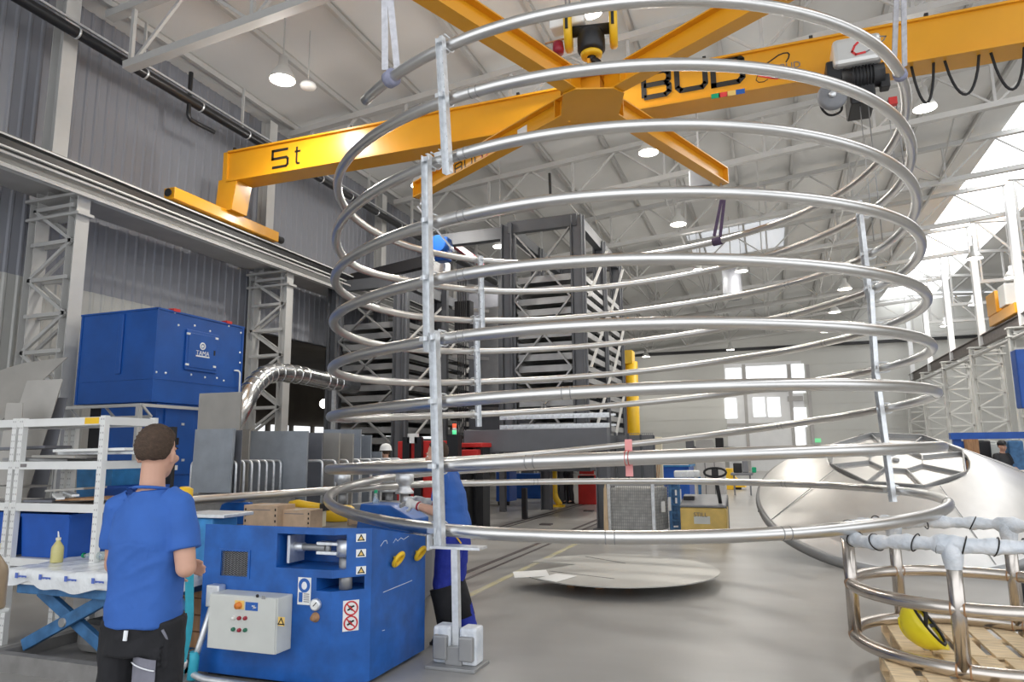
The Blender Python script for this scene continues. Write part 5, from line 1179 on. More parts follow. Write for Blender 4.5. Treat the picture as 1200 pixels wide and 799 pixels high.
MB().box((b0.x-.12, b0.y-.06, b0.z-.02), (b0.x+.03, b0.y+.06, b0.z-.002)).build('tray', 'panel', o, .004); MB().bar((b0.x-.05, b0.y+.03, 0), (b0.x-.05, b0.y+.03, b0.z), .03, .04).build('post', 'white', o); MB().box((b0.x-.15, b0.y-.05, 0), (b0.x+.0, b0.y+.1, .01)).build('foot_plate', 'white', o)
# pipes lying left on the stack
p0 = gz(0, 634, TZ); 
for i, (dy, dx) in enumerate(((.0, 0), (.07, .05), (.14, -.03), (.21, .04))):
    one(MB().tube([(TX0-.35, TYF+1.15+dy, TZ+.045), (TX0+.5+dx, TYF+1.15+dy, TZ+.045)], .028, 12), 'steel_pipe', 'galv', ['nearest', 'second', 'third', 'farthest'][i]+' short grey pipe lying across the left end of the wrapped sheets', 'pipe', 'short pipes on the wrapped sheets')
# brown crate behind the table
cx0, cx1 = gy(207, 720, 4.9).x, gy(238, 720, 4.9).x
cx0 = TX1+.02; o = thing('wooden_crate', 'brown wooden crate standing between the lift table and the blue machine', 'crate', (cx0+.15, 5.0, 0))
for i in range(4): MB().box((cx0-.45, 4.75, .1+i*.13), (bl-.03, 4.78, .1+i*.13+.12)).build('board', 'woodbrown', o)
MB().box((cx0-.45, 4.78, .1), (bl-.03, 5.4, .6)).build('box_body', 'woodbrown', o); 
for x in (cx0-.43, bl-.12): MB().box((x, 4.74, 0), (x+.08, 5.4, .1)).build('skid', 'woodbrown', o)
# cyan strap hanging by the worker
a = gd(222, 650, 3.75); b = gd(222, 735, 3.75); c = gd(212, 778, 3.75)
o = thing('cyan_hose', 'cyan flat hose hanging beside the worker', 'hose', (b.x, b.y, 0))
MB().tube(fillet([a+V((0.02, .02, .1)), a, b, c, V((c.x-.05, c.y, .03)), V((c.x+.3, c.y+.4, .03))], .12), .022, 12).build('hose', 'cyan', o)
MB().lathe([(0, -.02), (.03, -.02), (.03, .02), (0, .02)], c, (.3, 0, 1), 12).build('coupling', 'galv', o)
# small press seen behind the worker's arm
p = gd(232, 605, 5.9); o = thing('blue_vice_stand', 'small light-blue machine stand with yellow knob left of the blue machine', 'machine stand', (p.x, p.y, 0))
MB().box((p.x-.16, p.y, .55), (p.x+.16, p.y+.3, gd(232, 607, 5.9).z)).build('head', 'bluelight', o, .02); MB().box((p.x-.12, p.y+.05, 0), (p.x+.12, p.y+.25, .55)).build('column', 'bluelight', o, .01)
MB().box((p.x-.2, p.y-.03, gd(232, 606, 5.9).z), (p.x+.3, p.y+.33, gd(232, 606, 5.9).z+.03)).build('table_plate', 'galv', o, .004)
q = gd(216, 580, 5.9); MB().lathe([(0, -.07), (.05, -.07), (.068, -.03), (.068, .05), (.03, .07), (0, .07)], q, (0, 0, 1), 18).build('knob', 'yellow', o); MB().cyl((q.x, q.y, q.z-.3), q, .02, 10).build('knob_stem', 'galv', o)
# ------------------------------------------------------------------ automatic sheet storage towers
TYT = 17.3; TD = 4.9
def tower(X0, X1, ztop, name, label, colw=.52, z0=1.9, inner='right', ztray=None, zfoot=0.):
    o = thing(name, label, 'storage tower', ((X0+X1)/2, TYT+TD/2, 0))
    for x in (X0, X1):
        for y in (TYT, TYT+TD*.52, TYT+TD):
            zf = zfoot if y < TYT+TD-.1 else 0.
            MB().ibeam((x, y, zf), (x, y, ztop), .3, .42 if x == X1 or inner == 'right' else .3, .03, (1, 0, 0)).build('post', 'dark', o)
            MB().box((x-.2, y-.06, zf), (x+.2, y-.03, ztop)).build('post_face', 'darkp', o)
    mb = MB()
    for y in (TYT, TYT+TD): mb.bar((X0, y, ztop-.1), (X1, y, ztop-.1), .2, .32)
    for x in (X0, X1): mb.bar((x, TYT, ztop-.1), (x, TYT+TD, ztop-.1), .2, .3)
    mb.build('top_frame', 'dark', o)
    z = z0; i = 0
    while z < (ztray or ztop-1.5):
        mb = MB().box((X0+.24, TYT+.05, z), (X1-.24, TYT+.13, z+.17)); mb.box((X0+.24, TYT+TD-.12, z), (X1-.24, TYT+TD-.04, z+.17))
        for x in (X0+.05, X1+.05): mb.box((x-.06, TYT+.1, z), (x+.06, TYT+TD-.1, z+.15))
        mb.box((X0+.2, TYT+.1, z+.0), (X1-.2, TYT+TD-.1, z+.03)); mb.build('tray', 'tray', o)
        z += .30; i += 1
    zz = z0; h = (ztop-.3-z0)/3
    for k in range(3):
        for a, b in (((X0+.2, zz), (X1-.2, zz+h)), ((X1-.2, zz), (X0+.2, zz+h))): MB().bar((a[0], TYT-.09, a[1]), (b[0], TYT-.09, b[1]), .04, .09, (0, 1, 0)).build('cross_brace', 'tray', o)
        for a, b in ((TYT+.1, TYT+TD*.5), (TYT+TD*.55, TYT+TD-.1)): MB().bar((X1+.24, a, zz), (X1+.24, b, zz+h), .035, .07, (1, 0, 0)).build('side_brace', 'struct', o)
        zz += h
    MB().box((X0-.2, TYT-.1, z0-.75), (X1+.2, TYT+.1, z0-.45)).build('front_beam', 'dark', o); MB().box((X1-.1, TYT, z0-.75), (X1+.1, TYT+TD, z0-.45)).build('front_beam', 'dark', o)
    return o
xa, xb = gy(597, 400, TYT).x, gy(680, 400, TYT).x; zT = gy(690, 252, TYT).z
t1 = tower(xa, xb, zT, 'storage_tower', 'right dark grey storage tower with stacked trays behind the coil', zfoot=1.55)
xc, xd = gy(391, 450, TYT).x, gy(470, 400, TYT).x
t2 = tower(xc, xd, zT-1.15, 'storage_tower', 'left dark grey storage tower with stacked trays by the hall wall', ztray=5.4)
# loading bay frame under the right tower
lz = gy(630, 508, 15.0).z
fr = thing('loading_frame', 'dark grey portal frame of the loading bay below the right tower', 'frame', (gy(640, 560, 15).x, 16, 0))
x0, x1 = gz(572, 612).x, gz(704, 622).x; y0 = 15.1
MB().bar((x0-.25, y0, lz-.15), (x1+.15, y0, lz-.15), .3, .5).build('front_beam', 'darkp', fr, .01)
for x in (x0, x1): 
    MB().ibeam((x, y0, 0), (x, y0, lz-.4), .26, .26, .02, (1, 0, 0)).build('leg', 'darkp', fr); MB().box((x-.2, y0-.2, 0), (x+.2, y0+.2, .02)).build('foot_plate', 'darkp', fr)
p = gz(641, 597); MB().ibeam((p.x, p.y, 0), (p.x, p.y, lz-.3), .28, .28, .02, (1, 0, 0)).build('leg', 'dark', fr); MB().bar((x0, y0, lz-.2), (p.x, p.y, lz-.2), .2, .3).build('side_beam', 'dark', fr); MB().bar((x1, y0, lz-.2), (x1, p.y, lz-.2), .2, .3).build('side_beam', 'dark', fr)
mb = MB()
for k, z in enumerate((lz+.18, lz+.42)):
    for i in range(17): mb.box((x0+.2+i*.17, y0+1.2, z), (x0+.31+i*.17, y0+1.25, z+.05))
    mb.box((x0+.1, y0+1.25, z-.03), (x1-.1, y0+1.3, z+.08))
mb.build('roller_chain', 'galv', fr)
p = gz(615, 608); one(MB().bar((p.x, p.y, 0), (p.x, p.y, .75), .12), 'short_post', 'black', 'short black post standing between the loading bay legs', 'post')
for u, v, lab in ((640, 615, 'small dark floor plate nearer to the camera on the rail track'), (690, 599, 'small dark floor plate further back on the rail track')):
    p = gz(u, v); one(MB().box((p.x-.13, p.y-.1, 0), (p.x+.13, p.y+.1, .03)), 'floor_plate', 'raild', lab, 'floor plate')
# lift machine between the towers
lx0, lx1 = xd+.45, xa-.45
lf = thing('tower_lift', 'dark lift carriage with blue motor between the two towers', 'lift', ((lx0+lx1)/2, TYT+2.4, 0))
zb = gy(520, 288, TYT+1).z
ax_ = gy(508, 280, TYT+.4).x; MB().bar((xc-.1, TYT+.4, zT-1.0), (ax_, TYT+.4, zT-.62), .25, .32).build('top_arm', 'black', lf); MB().bar((ax_, TYT+.2, zT-.16), (xa, TYT+.2, zT-.16), .25, .34).build('top_arm', 'dark', lf)
q = gy(517, 290, TYT-.2); MB().cyl(q+V((-.0, -.25, .05)), q+V((0, .3, .05)), .24, 20).build('motor_drum', 'blue2', lf); MB().box(q+V((-.2, -.05, -.38)), q+V((.2, .3, .3))).build('motor_housing', 'blue2', lf, .05)
q = gy(512, 315, TYT+.5); MB().box(q+V((-.22, -.1, -.25)), q+V((.3, .3, .2))).build('gear_case', 'galv', lf, .04)
for x in (lx0+.25, lx1-.3):
    MB().bar((x, TYT+1.4, 0), (x, TYT+1.4, zT-.7), .16, .16).build('guide_post', 'dark', lf)
for i in range(5): MB().bar((q.x+.5+i*.06, TYT+.9, 1.2), (q.x+.5+i*.06, TYT+.9, q.z), .025).build('lift_chain', 'black', lf)
mb = MB().box((lx0+.5, TYT+1.6, 3.0), (lx1-.1, TYT+3.6, 3.3)); mb.build('carriage', 'dark', lf)
a = gy(572, 360, TYT+2.6); b = gy(590, 460, TYT+2.6); MB().box((a.x-.3, TYT+2.6, b.z), (b.x+.1, TYT+2.7, a.z)).build('side_panel', 'tray', lf)
a = gy(545, 352, TYT+1.2); MB().box((a.x-.35, TYT+1.2, a.z-1.0), (a.x+.15, TYT+1.5, a.z)).build('control_box', 'black', lf, .02)
MB().bar(gy(530, 285, TYT+1), gy(565, 310, TYT+3.5), .12, .18).build('red_beam', 'redhook', lf)
for i in range(7): z = 2.2+i*.75; MB().bar((lx0+.2, TYT+2, z+.1), (lx1, TYT+3.4, z-.05), .06, .1).build('rung', 'structd', lf)
MB().box((lx0-.2, TYT+4.2, 1.6), (lx1+.2, TYT+4.3, 7.0)).build('rear_screen', 'sheet_dark', lf)
# ------------------------------------------------------------------ red machine and small stuff in front of the towers
def boxthing(name, label, cat, u0, v0, u1, v1, Y, dep, m, z0=None, bevel=.02, part='body'):
    a = gy(u0, v0, Y); b = gy(u1, v1, Y); z0 = b.z if z0 is None else z0
    o = thing(name, label, cat, ((a.x+b.x)/2, Y+dep/2, z0)); MB().box((a.x, Y, z0), (b.x, Y+dep, a.z)).build(part, m, o, bevel); return o, a, b
o, a, b = boxthing('press_machine', 'red machine with black uprights seen above the gloves', 'machine', 466, 517, 520, 545, 14.6, 1.0, 'red', 0)
for u in (477, 491): p = gy(u, 510, 14.55); MB().box((p.x-.09, 14.5, .2), (p.x+.09, 14.6, gy(u, 512, 14.5).z)).build('upright', 'black', o)
p = gy(483, 513, 14.5); MB().box((p.x-.12, 14.5, p.z-.12), (p.x+.12, 14.6, p.z+.1)).build('white_box', 'whiteplain', o)
o, a, b = boxthing('red_carriage', 'red carriage behind the head of the worker inside the coil', 'machine', 537, 519, 565, 524, 14.4, .6, 'red', None)
for u in (540, 560): p = gy(u, 520, 14.4); MB().box((p.x-.08, 14.5, 0), (p.x+.08, 14.9, a.z-.02)).build('leg', 'black', o)
p = gy(549, 531, 14.4); MB().box((p.x-.25, 14.35, p.z-.12), (p.x+.25, 14.9, p.z+.08)).build('tool_head', 'red', o, .02)
p = gy(530, 545, 13.8); zt_ = gy(530, 497, 13.8).z
o = thing('signal_lamp', 'signal tower with red and green light on a black post', 'signal lamp', (p.x, 13.8, 0))
MB().box((p.x-.13, 13.8, 0), (p.x+.13, 14.0, gy(530, 510, 13.8).z)).build('post', 'black', o); z = gy(530, 510, 13.8).z
for m, h in (('black', .02), ('ledgreen', .09), ('whiteplain', .05), ('ledred', .09), ('black', .03)): MB().cyl((p.x, 13.9, z), (p.x, 13.9, z+h), .045, 14).build('light_segment', m, o); z += h
boxes = [
 ('tool_cabinet', 'red tool cabinet far back beside the dark loading bay leg', 'cabinet', 677, 557, 699, 591, 21.8, .6, 'red', 0),
 ('red_cabinet', 'small red cabinet top behind the dark loading leg', 'cabinet', 648, 546, 662, 553, 22.6, .5, 'red', 0),
 ('plastic_drum', 'tall blue bin on wheels behind the loading bay', 'bin', 581, 552, 597, 588, 20.8, .7, 'bluebin', .12),
 ('blue_crate', 'flat dark-blue crate behind the blue bin', 'crate', 598, 555, 636, 580, 24.0, .8, 'blue2', 0),
 ('dumpster', 'blue tipping container in front of the back wall', 'container', 718, 545, 808, 566, 24.5, 1.6, 'bluebin', 0),
 ('control_cabinet', 'pale grey control cabinet behind the pallet truck', 'cabinet', 815, 541, 850, 570, 21., .6, 'structd', 0),
 ('wall_screen', 'grey screen on dark brackets by the back wall', 'screen', 815, 515, 836, 526, 40., .4, 'structd', None),
 ('wall_heater', 'dark box left of the grey screen on the back wall', 'heater', 803, 509, 813, 525, 40., .4, 'darkp', None),
 ('fan_heater', 'black bracketed box right of the grey screen', 'heater', 838, 513, 848, 525, 40., .4, 'black', None),
]
for nm, lab, ct, u0, v0, u1, v1, Y, dp_, m, z0 in boxes:
    o, a, b = boxthing(nm, lab, ct, u0, v0, u1, v1, Y, dp_, m, z0)
    if nm == 'tool_cabinet':
        for i in range(4): MB().box((a.x+.05, Y-.01, .15+i*.26), (b.x-.05, Y, .36+i*.26)).build('drawer', 'red' if i != 2 else 'black', o, .004)
    if nm == 'plastic_drum':
        MB().box((a.x-.04, Y-.04, a.z), (b.x+.04, Y+dp_+.04, a.z+.05)).build('lid', 'bluebin', o)
        for x in (a.x+.08, b.x-.08): MB().cyl((x-.03, Y+.1, .08), (x+.03, Y+.1, .08), .08, 12).build('wheel', 'rubber', o)
    if nm == 'dumpster': MB().box((a.x-.05, Y-.05, a.z-.06), (b.x+.05, Y+dp_+.05, a.z)).build('rim', 'bluelight', o); MB().box((a.x, Y-.06, a.z), (b.x, Y+.0, a.z+.02)).build('edge', 'whiteplain', o)
    if nm in ('wall_screen', 'wall_heater', 'fan_heater'): MB().box((a.x+.1, Y+dp_, b.z), (b.x-.1, YB-.06, b.z+.1)).build('wall_bracket', 'black', o)
    if nm == 'control_cabinet':
        for k in (.33, .66): MB().box((a.x+(b.x-a.x)*k-.01, Y-.01, .1), (a.x+(b.x-a.x)*k+.01, Y, a.z)).build('door_gap', 'dark', o)
p = gz(652, 594); o = thing('guard_post', 'yellow guard post with bent foot beside a dark steel leg', 'guard post', (p.x, p.y, 0))
MB().tube(fillet([(p.x-.05, p.y, 1.15), (p.x-.05, p.y, .3), (p.x+.12, p.y, .06)], .15), .09, 10).build('bar', 'yellow', o); MB().box((p.x-.1, p.y-.1, 0), (p.x+.25, p.y+.1, .07)).build('foot', 'yellow', o)
# mesh fence with dark panels
fy = 16.2; a = gy(706, 500, fy); b = gy(768, 560, fy)
o = thing('safety_fence', 'dark mesh safety fence in front of the yellow pillar', 'fence', ((a.x+b.x)/2, fy, 0))
zt_ = gy(720, 505, fy).z
for i in range(5):
    x = a.x+(b.x-a.x)*i/4; MB().bar((x, fy, 0), (x, fy, zt_-(i*.03)), .045).build('fence_post', 'dark', o)
    if i < 4:
        x2 = a.x+(b.x-a.x)*(i+1)/4; mb = MB()
        for k in range(9): xx = x+(x2-x)*k/9; mb.bar((xx, fy, .3), (xx, fy, zt_-.06), .008)
        for k in range(28): z = .3+(zt_-.36)*k/27; mb.bar((x, fy, z), (x2, fy, z), .008)
        mb.box((x, fy+.05, .3), (x2, fy+.06, zt_-.1)); mb.build('mesh_panel', 'greyplastic', o)
a = gy(773, 502, 17.2); MB().box
o, a, b = boxthing('cable_board', 'cream board with hanging cables beside the dark fence', 'board', 766, 512, 778, 575, 17.4, .08, 'cream', 0)
for i in range(4): x = a.x-.05-.05*i; MB().tube(fillet([(x, 17.3, 1.95), (x+.02, 17.28, 1.2), (x+.12, 17.28, .8), (x+.2, 17.3, 1.4)], .1), .012, 6).build('cable', 'woodbrown', o)
# yellow pillar
p = gy(742, 560, 29.5); o = thing('yellow_pillar', 'thick yellow round pillar with square head near the back wall', 'pillar', (p.x, 29.5, 0))
z1 = gy(742, 424, 29.5).z; z2 = gy(742, 411, 29.5).z
MB().cyl((p.x+.1, 29.5, 0), (p.x+.1, 29.5, z1), .26, 20).build('shaft', 'yellow', o); MB().box((p.x-.3, 29.2, z1-.1), (p.x+.2, 29.8, z2)).build('head_block', 'yellow', o, .02)
MB().box((p.x-.36, 29.25, 0), (p.x-.16, 29.7, z2-.05)).build('side_rail', 'yellow', o)
# mesh crate, plank, blue frame, pallet truck
p0 = gz(714, 629); cy = p0.y; xa_, xb_ = gy(714, 600, cy).x, gy(781, 600, cy).x; zc = gy(740, 568, cy).z
o = thing('mesh_crate', 'grey wire mesh pallet crate filled with film-wrapped goods', 'mesh crate', ((xa_+xb_)/2, cy+.4, 0))
xm = gy(766, 600, cy).x
for x, y in ((xa_, cy), (xm, cy), (xb_, cy+.8), (xa_, cy+.8)): MB().bar((x, y, 0), (x, y, zc+.06), .06).build('corner_post', 'galv', o)
mb = MB()
for k in range(23): x = xa_+(xm-xa_)*k/22; mb.bar((x, cy, .1), (x, cy, zc), .008)
for k in range(16): z = .1+(zc-.1)*k/15; mb.bar((xa_, cy, z), (xm, cy, z), .008); mb.bar((xm, cy, z), (xb_, cy+.8, z), .008)
for k in range(13): t = k/12; mb.bar((xm+(xb_-xm)*t, cy+.8*t, .1), (xm+(xb_-xm)*t, cy+.8*t, zc), .008)
mb.bar((xa_, cy, zc), (xm, cy, zc), .04); mb.bar((xm, cy, zc), (xb_, cy+.8, zc), .04); mb.bar((xa_, cy, .1), (xm, cy, .1), .05); mb.build('wire_mesh', 'wirem', o)
MB().prism([(xa_+.03, cy+.04, .1), (xm-.03, cy+.04, .1), (xb_-.06, cy+.78, .1), (xa_+.03, cy+.78, .1)], (0, 0, zc-.16)).build('wrapped_goods', 'plasticfilm', o, .04)
q = gd(774, 590, 13.2); 
for dx, dz, hh in ((0.05, .0, .13), (-.07, -.05, .1)): MB().cbox((xm+.22+dx, cy+.30+dx, .62+dz), V((.5, .9, 0)).normalized()*.06, V((.9, -.5, 0)).normalized()*.003, V((0, 0, hh))).build('paper_note', 'paper', o)
a = gy(706, 567, cy-.1); b = gy(713, 624, cy-.1)
one(MB().prism([(a.x, cy-.1, 0), (b.x, cy-.1, 0), (b.x-.02, cy-.1, a.z-.12), (a.x+.05, cy-.1, a.z+.02), (a.x+.02, cy-.1, a.z-.1)], (0, .04, 0)), 'wooden_plank', 'plank', 'pale wooden plank standing between a dark leg and the mesh crate', 'plank')
y2 = cy+.4; a = gy(783, 560, y2); b = gy(799, 620, y2)
o = thing('blue_stillage', 'blue steel stillage side with slots between crate and pallet truck', 'stillage', ((a.x+b.x)/2, y2+.4, 0))
mb = MB()
for x in (a.x+.03, b.x-.03): mb.bar((x, y2, 0), (x, y2, a.z), .06)
for k in range(7): z = .15+k*(a.z-.2)/6; mb.bar((a.x, y2, z), (b.x, y2, z), .05, .045)
mb.bar((b.x-.03, y2, .1), (b.x+.3, y2+.8, .1), .05); mb.bar((b.x+.3, y2+.8, 0), (b.x+.3, y2+.8, a.z), .06); mb.box((a.x, y2+.04, .2), (b.x, y2+.05, a.z-.1)); mb.build('frame', 'bluelift', o)
MB().box((a.x+.12, y2-.02, .6), (a.x+.24, y2-.01, .9)).build('paper_note', 'paper', o)
for i in range(3): MB().box((b.x-.12+i*.1, y2+.1+i*.1, a.z), (b.x+.15+i*.1, y2+.3+i*.1, a.z+.14)).build('loose_film', 'wrap', o, .03)
p = gz(825, 632); ty = p.y; a = gy(797, 600, ty); b = gy(853, 630, ty); zt_ = gy(825, 595, ty).z; zt2 = gy(825, 572, ty+.8).z
o = thing('pallet_truck', 'yellow electric pallet truck with grey hood and black tiller', 'pallet truck', ((a.x+b.x)/2, ty+.4, 0))
MB().box((a.x, ty, .06), (b.x, ty+.55, zt_)).build('hood', 'yellowpale', o, .03)
MB().prism([(a.x, ty-.01, zt_), (b.x, ty-.01, zt_), (b.x, ty+.75, zt_+.16), (a.x, ty+.75, zt_+.16)], (0, 0, .05)).build('hood_cover', 'greyplastic', o, .02)
MB().box((a.x, ty+.6, .06), (b.x, ty+.8, zt_+.16)).build('battery_case', 'greyplastic', o, .02)
for x in (a.x+.12, b.x-.3): MB().box((x, ty+.8, .06), (x+.18, ty+1.9, .13)).build('fork', 'greyplastic', o)
for x in (a.x+.1, b.x-.1): MB().cyl((x-.04, ty+.1, .07), (x+.04, ty+.1, .07), .07, 14).build('wheel', 'rubber', o)
q = gy(845, 594, ty+.15); h1 = gy(838, 556, ty+.05); MB().tube([q, q+V((-.02, 0, .18)), h1], .035, 10).build('tiller_arm', 'black', o); MB().box(q+V((-.1, -.08, -.06)), q+V((.1, .08, .06))).build('tiller_base', 'black', o, .02)
mb = MB().tube([h1+V((-.2*math.cos(t)*(1 if abs(math.sin(t)) < .9 else .8), 0, .085*math.sin(t)+.04)) for t in [2*PI*i/20 for i in range(20)]], .022, 8, closed=True); mb.box(h1+V((-.06, -.03, -.02)), h1+V((.06, .03, .1))); mb.build('tiller_head', 'black', o)
q = gy(805, 586, ty+.5); MB().box((q.x-.05, ty+.3, zt_+.1), (q.x+.16, ty+.45, zt_+.19)).build('emergency_switch', 'black', o, .01)
text('lettering', 'STILL', .11, (0.5*(a.x+b.x)-.05, ty-.004, zt_-.13), (1, 0, 0), (0, 0, 1), 'textgrey', o)
MB().box((a.x+.25, ty-.004, .28), (b.x-.3, ty-.001, .42)).build('worn_patch', 'panel', o)
# stacker behind
o, a, b = boxthing('yellow_stacker', 'small yellow stacker wedge behind the tiller of the pallet truck', 'stacker', 847, 549, 859, 563, 31., .8, 'yellow', 0)
MB().prism([(b.x, 31., .1), (b.x+.5, 31., .1), (b.x, 31., .6)], (0, .8, 0)).build('nose', 'yellow', o); MB().box((a.x+.1, 31.2, -.0), (b.x+.3, 31.6, .1)).build('skid', 'black', o)
o, a, b = boxthing('workbench', 'dark workbench with clutter in front of the back gate', 'workbench', 856, 554, 882, 557, 27, .7, 'greyplastic', None)
for x in (a.x+.1, b.x-.1): MB().bar((x, 27.3, 0), (x, 27.3, b.z), .06).build('leg', 'greyplastic', o)
for i, (m, w_, h_) in enumerate((('black', .3, .35), ('greyplastic', .2, .5), ('green', .15, .2))): MB().box((a.x+.1+i*.32, 27.1, a.z), (a.x+.1+i*.32+w_, 27.4, a.z+h_)).build('tool_box', m, o, .03)
p = gz(889, 600); one(MB().tube([(p.x, p.y, .02), (p.x+.05, p.y+.3, .1), (p.x+.12, p.y+.5, .28)], [.02, .03, .07], 8), 'floor_wedge', 'rubber', 'small black object on the shiny floor left of the steel cone', 'rubber piece')
# ------------------------------------------------------------------ right side clutter
yb_ = 19.; a = gy(1113, 511, yb_); b = gy(1215, 508.5, yb_)
o = thing('blue_gantry', 'blue horizontal beam on legs above the workplace at the right edge', 'gantry', ((a.x+b.x)/2, yb_, 0))
MB().bar(a, (b.x+2.5, yb_, a.z), .2, .15).build('beam', 'bluebin', o)
for x in (a.x+.15, b.x+2.0): MB().bar((x, yb_+.1, 0), (x, yb_+.1, a.z), .16).build('leg', 'bluebin', o)
a2 = gy(1195, 450, 15.); o = thing('blue_column_box', 'tall dark-blue steel frame cut by the right edge of the picture', 'frame', (a2.x+.4, 15.2, 0))
zt_ = gy(1195, 409, 15.).z; MB().box((gy(1193, 440, 15.).x, 15., gy(1195, 478, 15).z), (gy(1193, 440, 15.).x+1.4, 15.3, zt_)).build('head_frame', 'bluebin', o, .02); MB().box((gy(1193, 440, 15.).x+.9, 15., 0), (gy(1193, 440, 15.).x+1.3, 15.3, zt_-.1)).build('column', 'bluebin', o)
for u, v0, m, lab, nm, w_, dy in ((1139, 513, 'woodbrown', 'brown narrow trolley under the blue beam', 'trolley', .14, 1.2), (1150, 516, 'black', 'dark coat hung under the blue beam', 'hung_coat', .2, 1.9), (1128, 517, 'blue2', 'blue drum under the left end of the blue beam', 'drum', .14, 1.4), (1190, 516, 'bluelift', 'blue machine part right of the person in the black cap', 'machine_part', .16, 1.3), (1163, 519, 'panel', 'pale cabinet left of the person in the black cap', 'cabinet', .2, 2.2)):
    q = gy(u, v0, yb_+dy); o = thing(nm, lab, 'clutter', (q.x, yb_+dy, 0)); MB().box((q.x-w_, yb_+dy, .08), (q.x+w_, yb_+dy+.35, q.z)).build('main_body', m, o, .04); MB().box((q.x-w_*.7, yb_+dy+.03, 0), (q.x+w_*.7, yb_+dy+.3, .08)).build('plinth', 'black', o); MB().box((q.x-w_*.5, yb_+dy+.02, q.z), (q.x+w_*.4, yb_+dy+.3, q.z+.05)).build('top_piece', 'panel', o, .01)
mb = MB().box((gy(1112, 540, 23.).x, 23., 0), (gy(1230, 540, 23.).x, 23.1, gy(1150, 517, 23.).z)); one(mb, 'machine_screen', 'wallback', 'pale low screen wall behind the person in the black cap', 'screen')
q = gy(1200, 555, 15.8)
o = thing('tube_stand', 'rack with long pale and brown tubes beside the steel cone', 'tube rack', (q.x, 15.8, 0))
for x in (q.x-.7, q.x+1.6):
    MB().bar((x, 15.4, 0), (x, 15.4, q.z-.1), .08).build('leg', 'black', o); MB().bar((x, 16.2, 0), (x, 16.2, q.z-.1), .08).build('leg', 'black', o); MB().bar((x, 15.3, q.z-.1), (x, 16.3, q.z-.1), .08).build('cross_arm', 'black', o)
for i, (m, y, dz) in enumerate((('white', 15.5, .0), ('stainless_dull', 15.63, .0), ('woodbrown', 15.8, .0), ('plank', 15.95, .0), ('stainless_dull', 16.1, 0.))):
    one(MB().tube([(q.x-1.4-.1*i, y, q.z+.0), (q.x+2.6, y, q.z+.0)], .06, 12), 'long_tube', m, ['white tube nearest on the rack beside the steel cone', 'bright steel tube second on the rack', 'brown tube in the middle of the rack', 'pale wood-coloured tube on the rack', 'bright steel tube farthest on the rack'][i], 'tube', 'tubes on the rack')
# ------------------------------------------------------------------ tilted steel cone
cc = V((1.794, 12.665, .907)); cn_ = V((-.011, -.416, .909)).normalized(); RB, RH, RTOP = 2.06, .65, .967
ca = cn_.cross(V((0, 0, 1))).normalized(); cb = cn_.cross(ca)
co = thing('steel_cone', 'large tilted stainless cone with octagonal lid on the floor at the right', 'steel cone', (cc.x, cc.y, 0))
MB().lathe([(RB-.03, -.10), (RB, -.10), (RB+.012, -.05), (RB, .0), (RB-.02, .02), (RTOP+.02, RH-.01), (RTOP-.02, RH-.02), (RB-.06, -.02), (RB-.03, -.10)], cc, cn_, 96).build('shell', 'stainless_dull', co)
MB().lathe([(RB-.02, -.15), (RB+.03, -.14), (RB+.05, -.07), (RB+.035, -.01), (RB, .005)], cc, cn_, 96).build('rim_bead', 'tray', co)
tc_ = cc+cn_*(RH-.05); P8 = [tc_+(ca*math.cos(2*PI*(i+.3)/8)+cb*math.sin(2*PI*(i+.3)/8))*(RTOP) for i in range(8)]
Q8 = [tc_+(ca*math.cos(2*PI*(i+.3)/8)+cb*math.sin(2*PI*(i+.3)/8))*(RTOP*.40) for i in range(8)]
MB().prism([p-cn_*.02 for p in P8], cn_*.02).build('lid_plate', 'stainless_dull', co)
mb = MB()
for i in range(8): mb.bar(P8[i]+cn_*.03, P8[(i+1) % 8]+cn_*.03, .02, .09, cn_)
mb.build('lid_rim', 'tray', co)
for i in range(8): MB().bar(P8[i]+cn_*.025, Q8[i]+cn_*.025, .02, .05, cn_).build('lid_rib', 'tray', co)
mb = MB()
for i in range(8): mb.bar(Q8[i]+cn_*.025, Q8[(i+1) % 8]+cn_*.025, .02, .05, cn_)
mb.build('lid_ring', 'tray', co)
MB().lathe([(0, .0), (.05, .0), (.05, .03), (.02, .04), (0, .04)], tc_, cn_, 16).build('lid_stud', 'tray', co)
for k in (25, 115, 200, 290):
    t = math.radians(k); d = ca*math.cos(t)+cb*math.sin(t); p = cc+d*(RB-.01)+cn_*.022; q = cc+d*(RTOP+.04)+cn_*(RH+.0); MB().bar(p, q, .008, .008, cn_).build('weld_seam', 'tray', co)
p = cc+cb*0; 
hi = cc-cb*RB if (cc-cb*RB).z > (cc+cb*RB).z else cc+cb*RB
for e in (-.9, .9):
    q = cc+(hi-cc)*.75+ca*e; MB().bar((q.x, q.y, 0), (q.x, q.y, q.z-.14), .12).build('prop_leg', 'woodbrown', co)
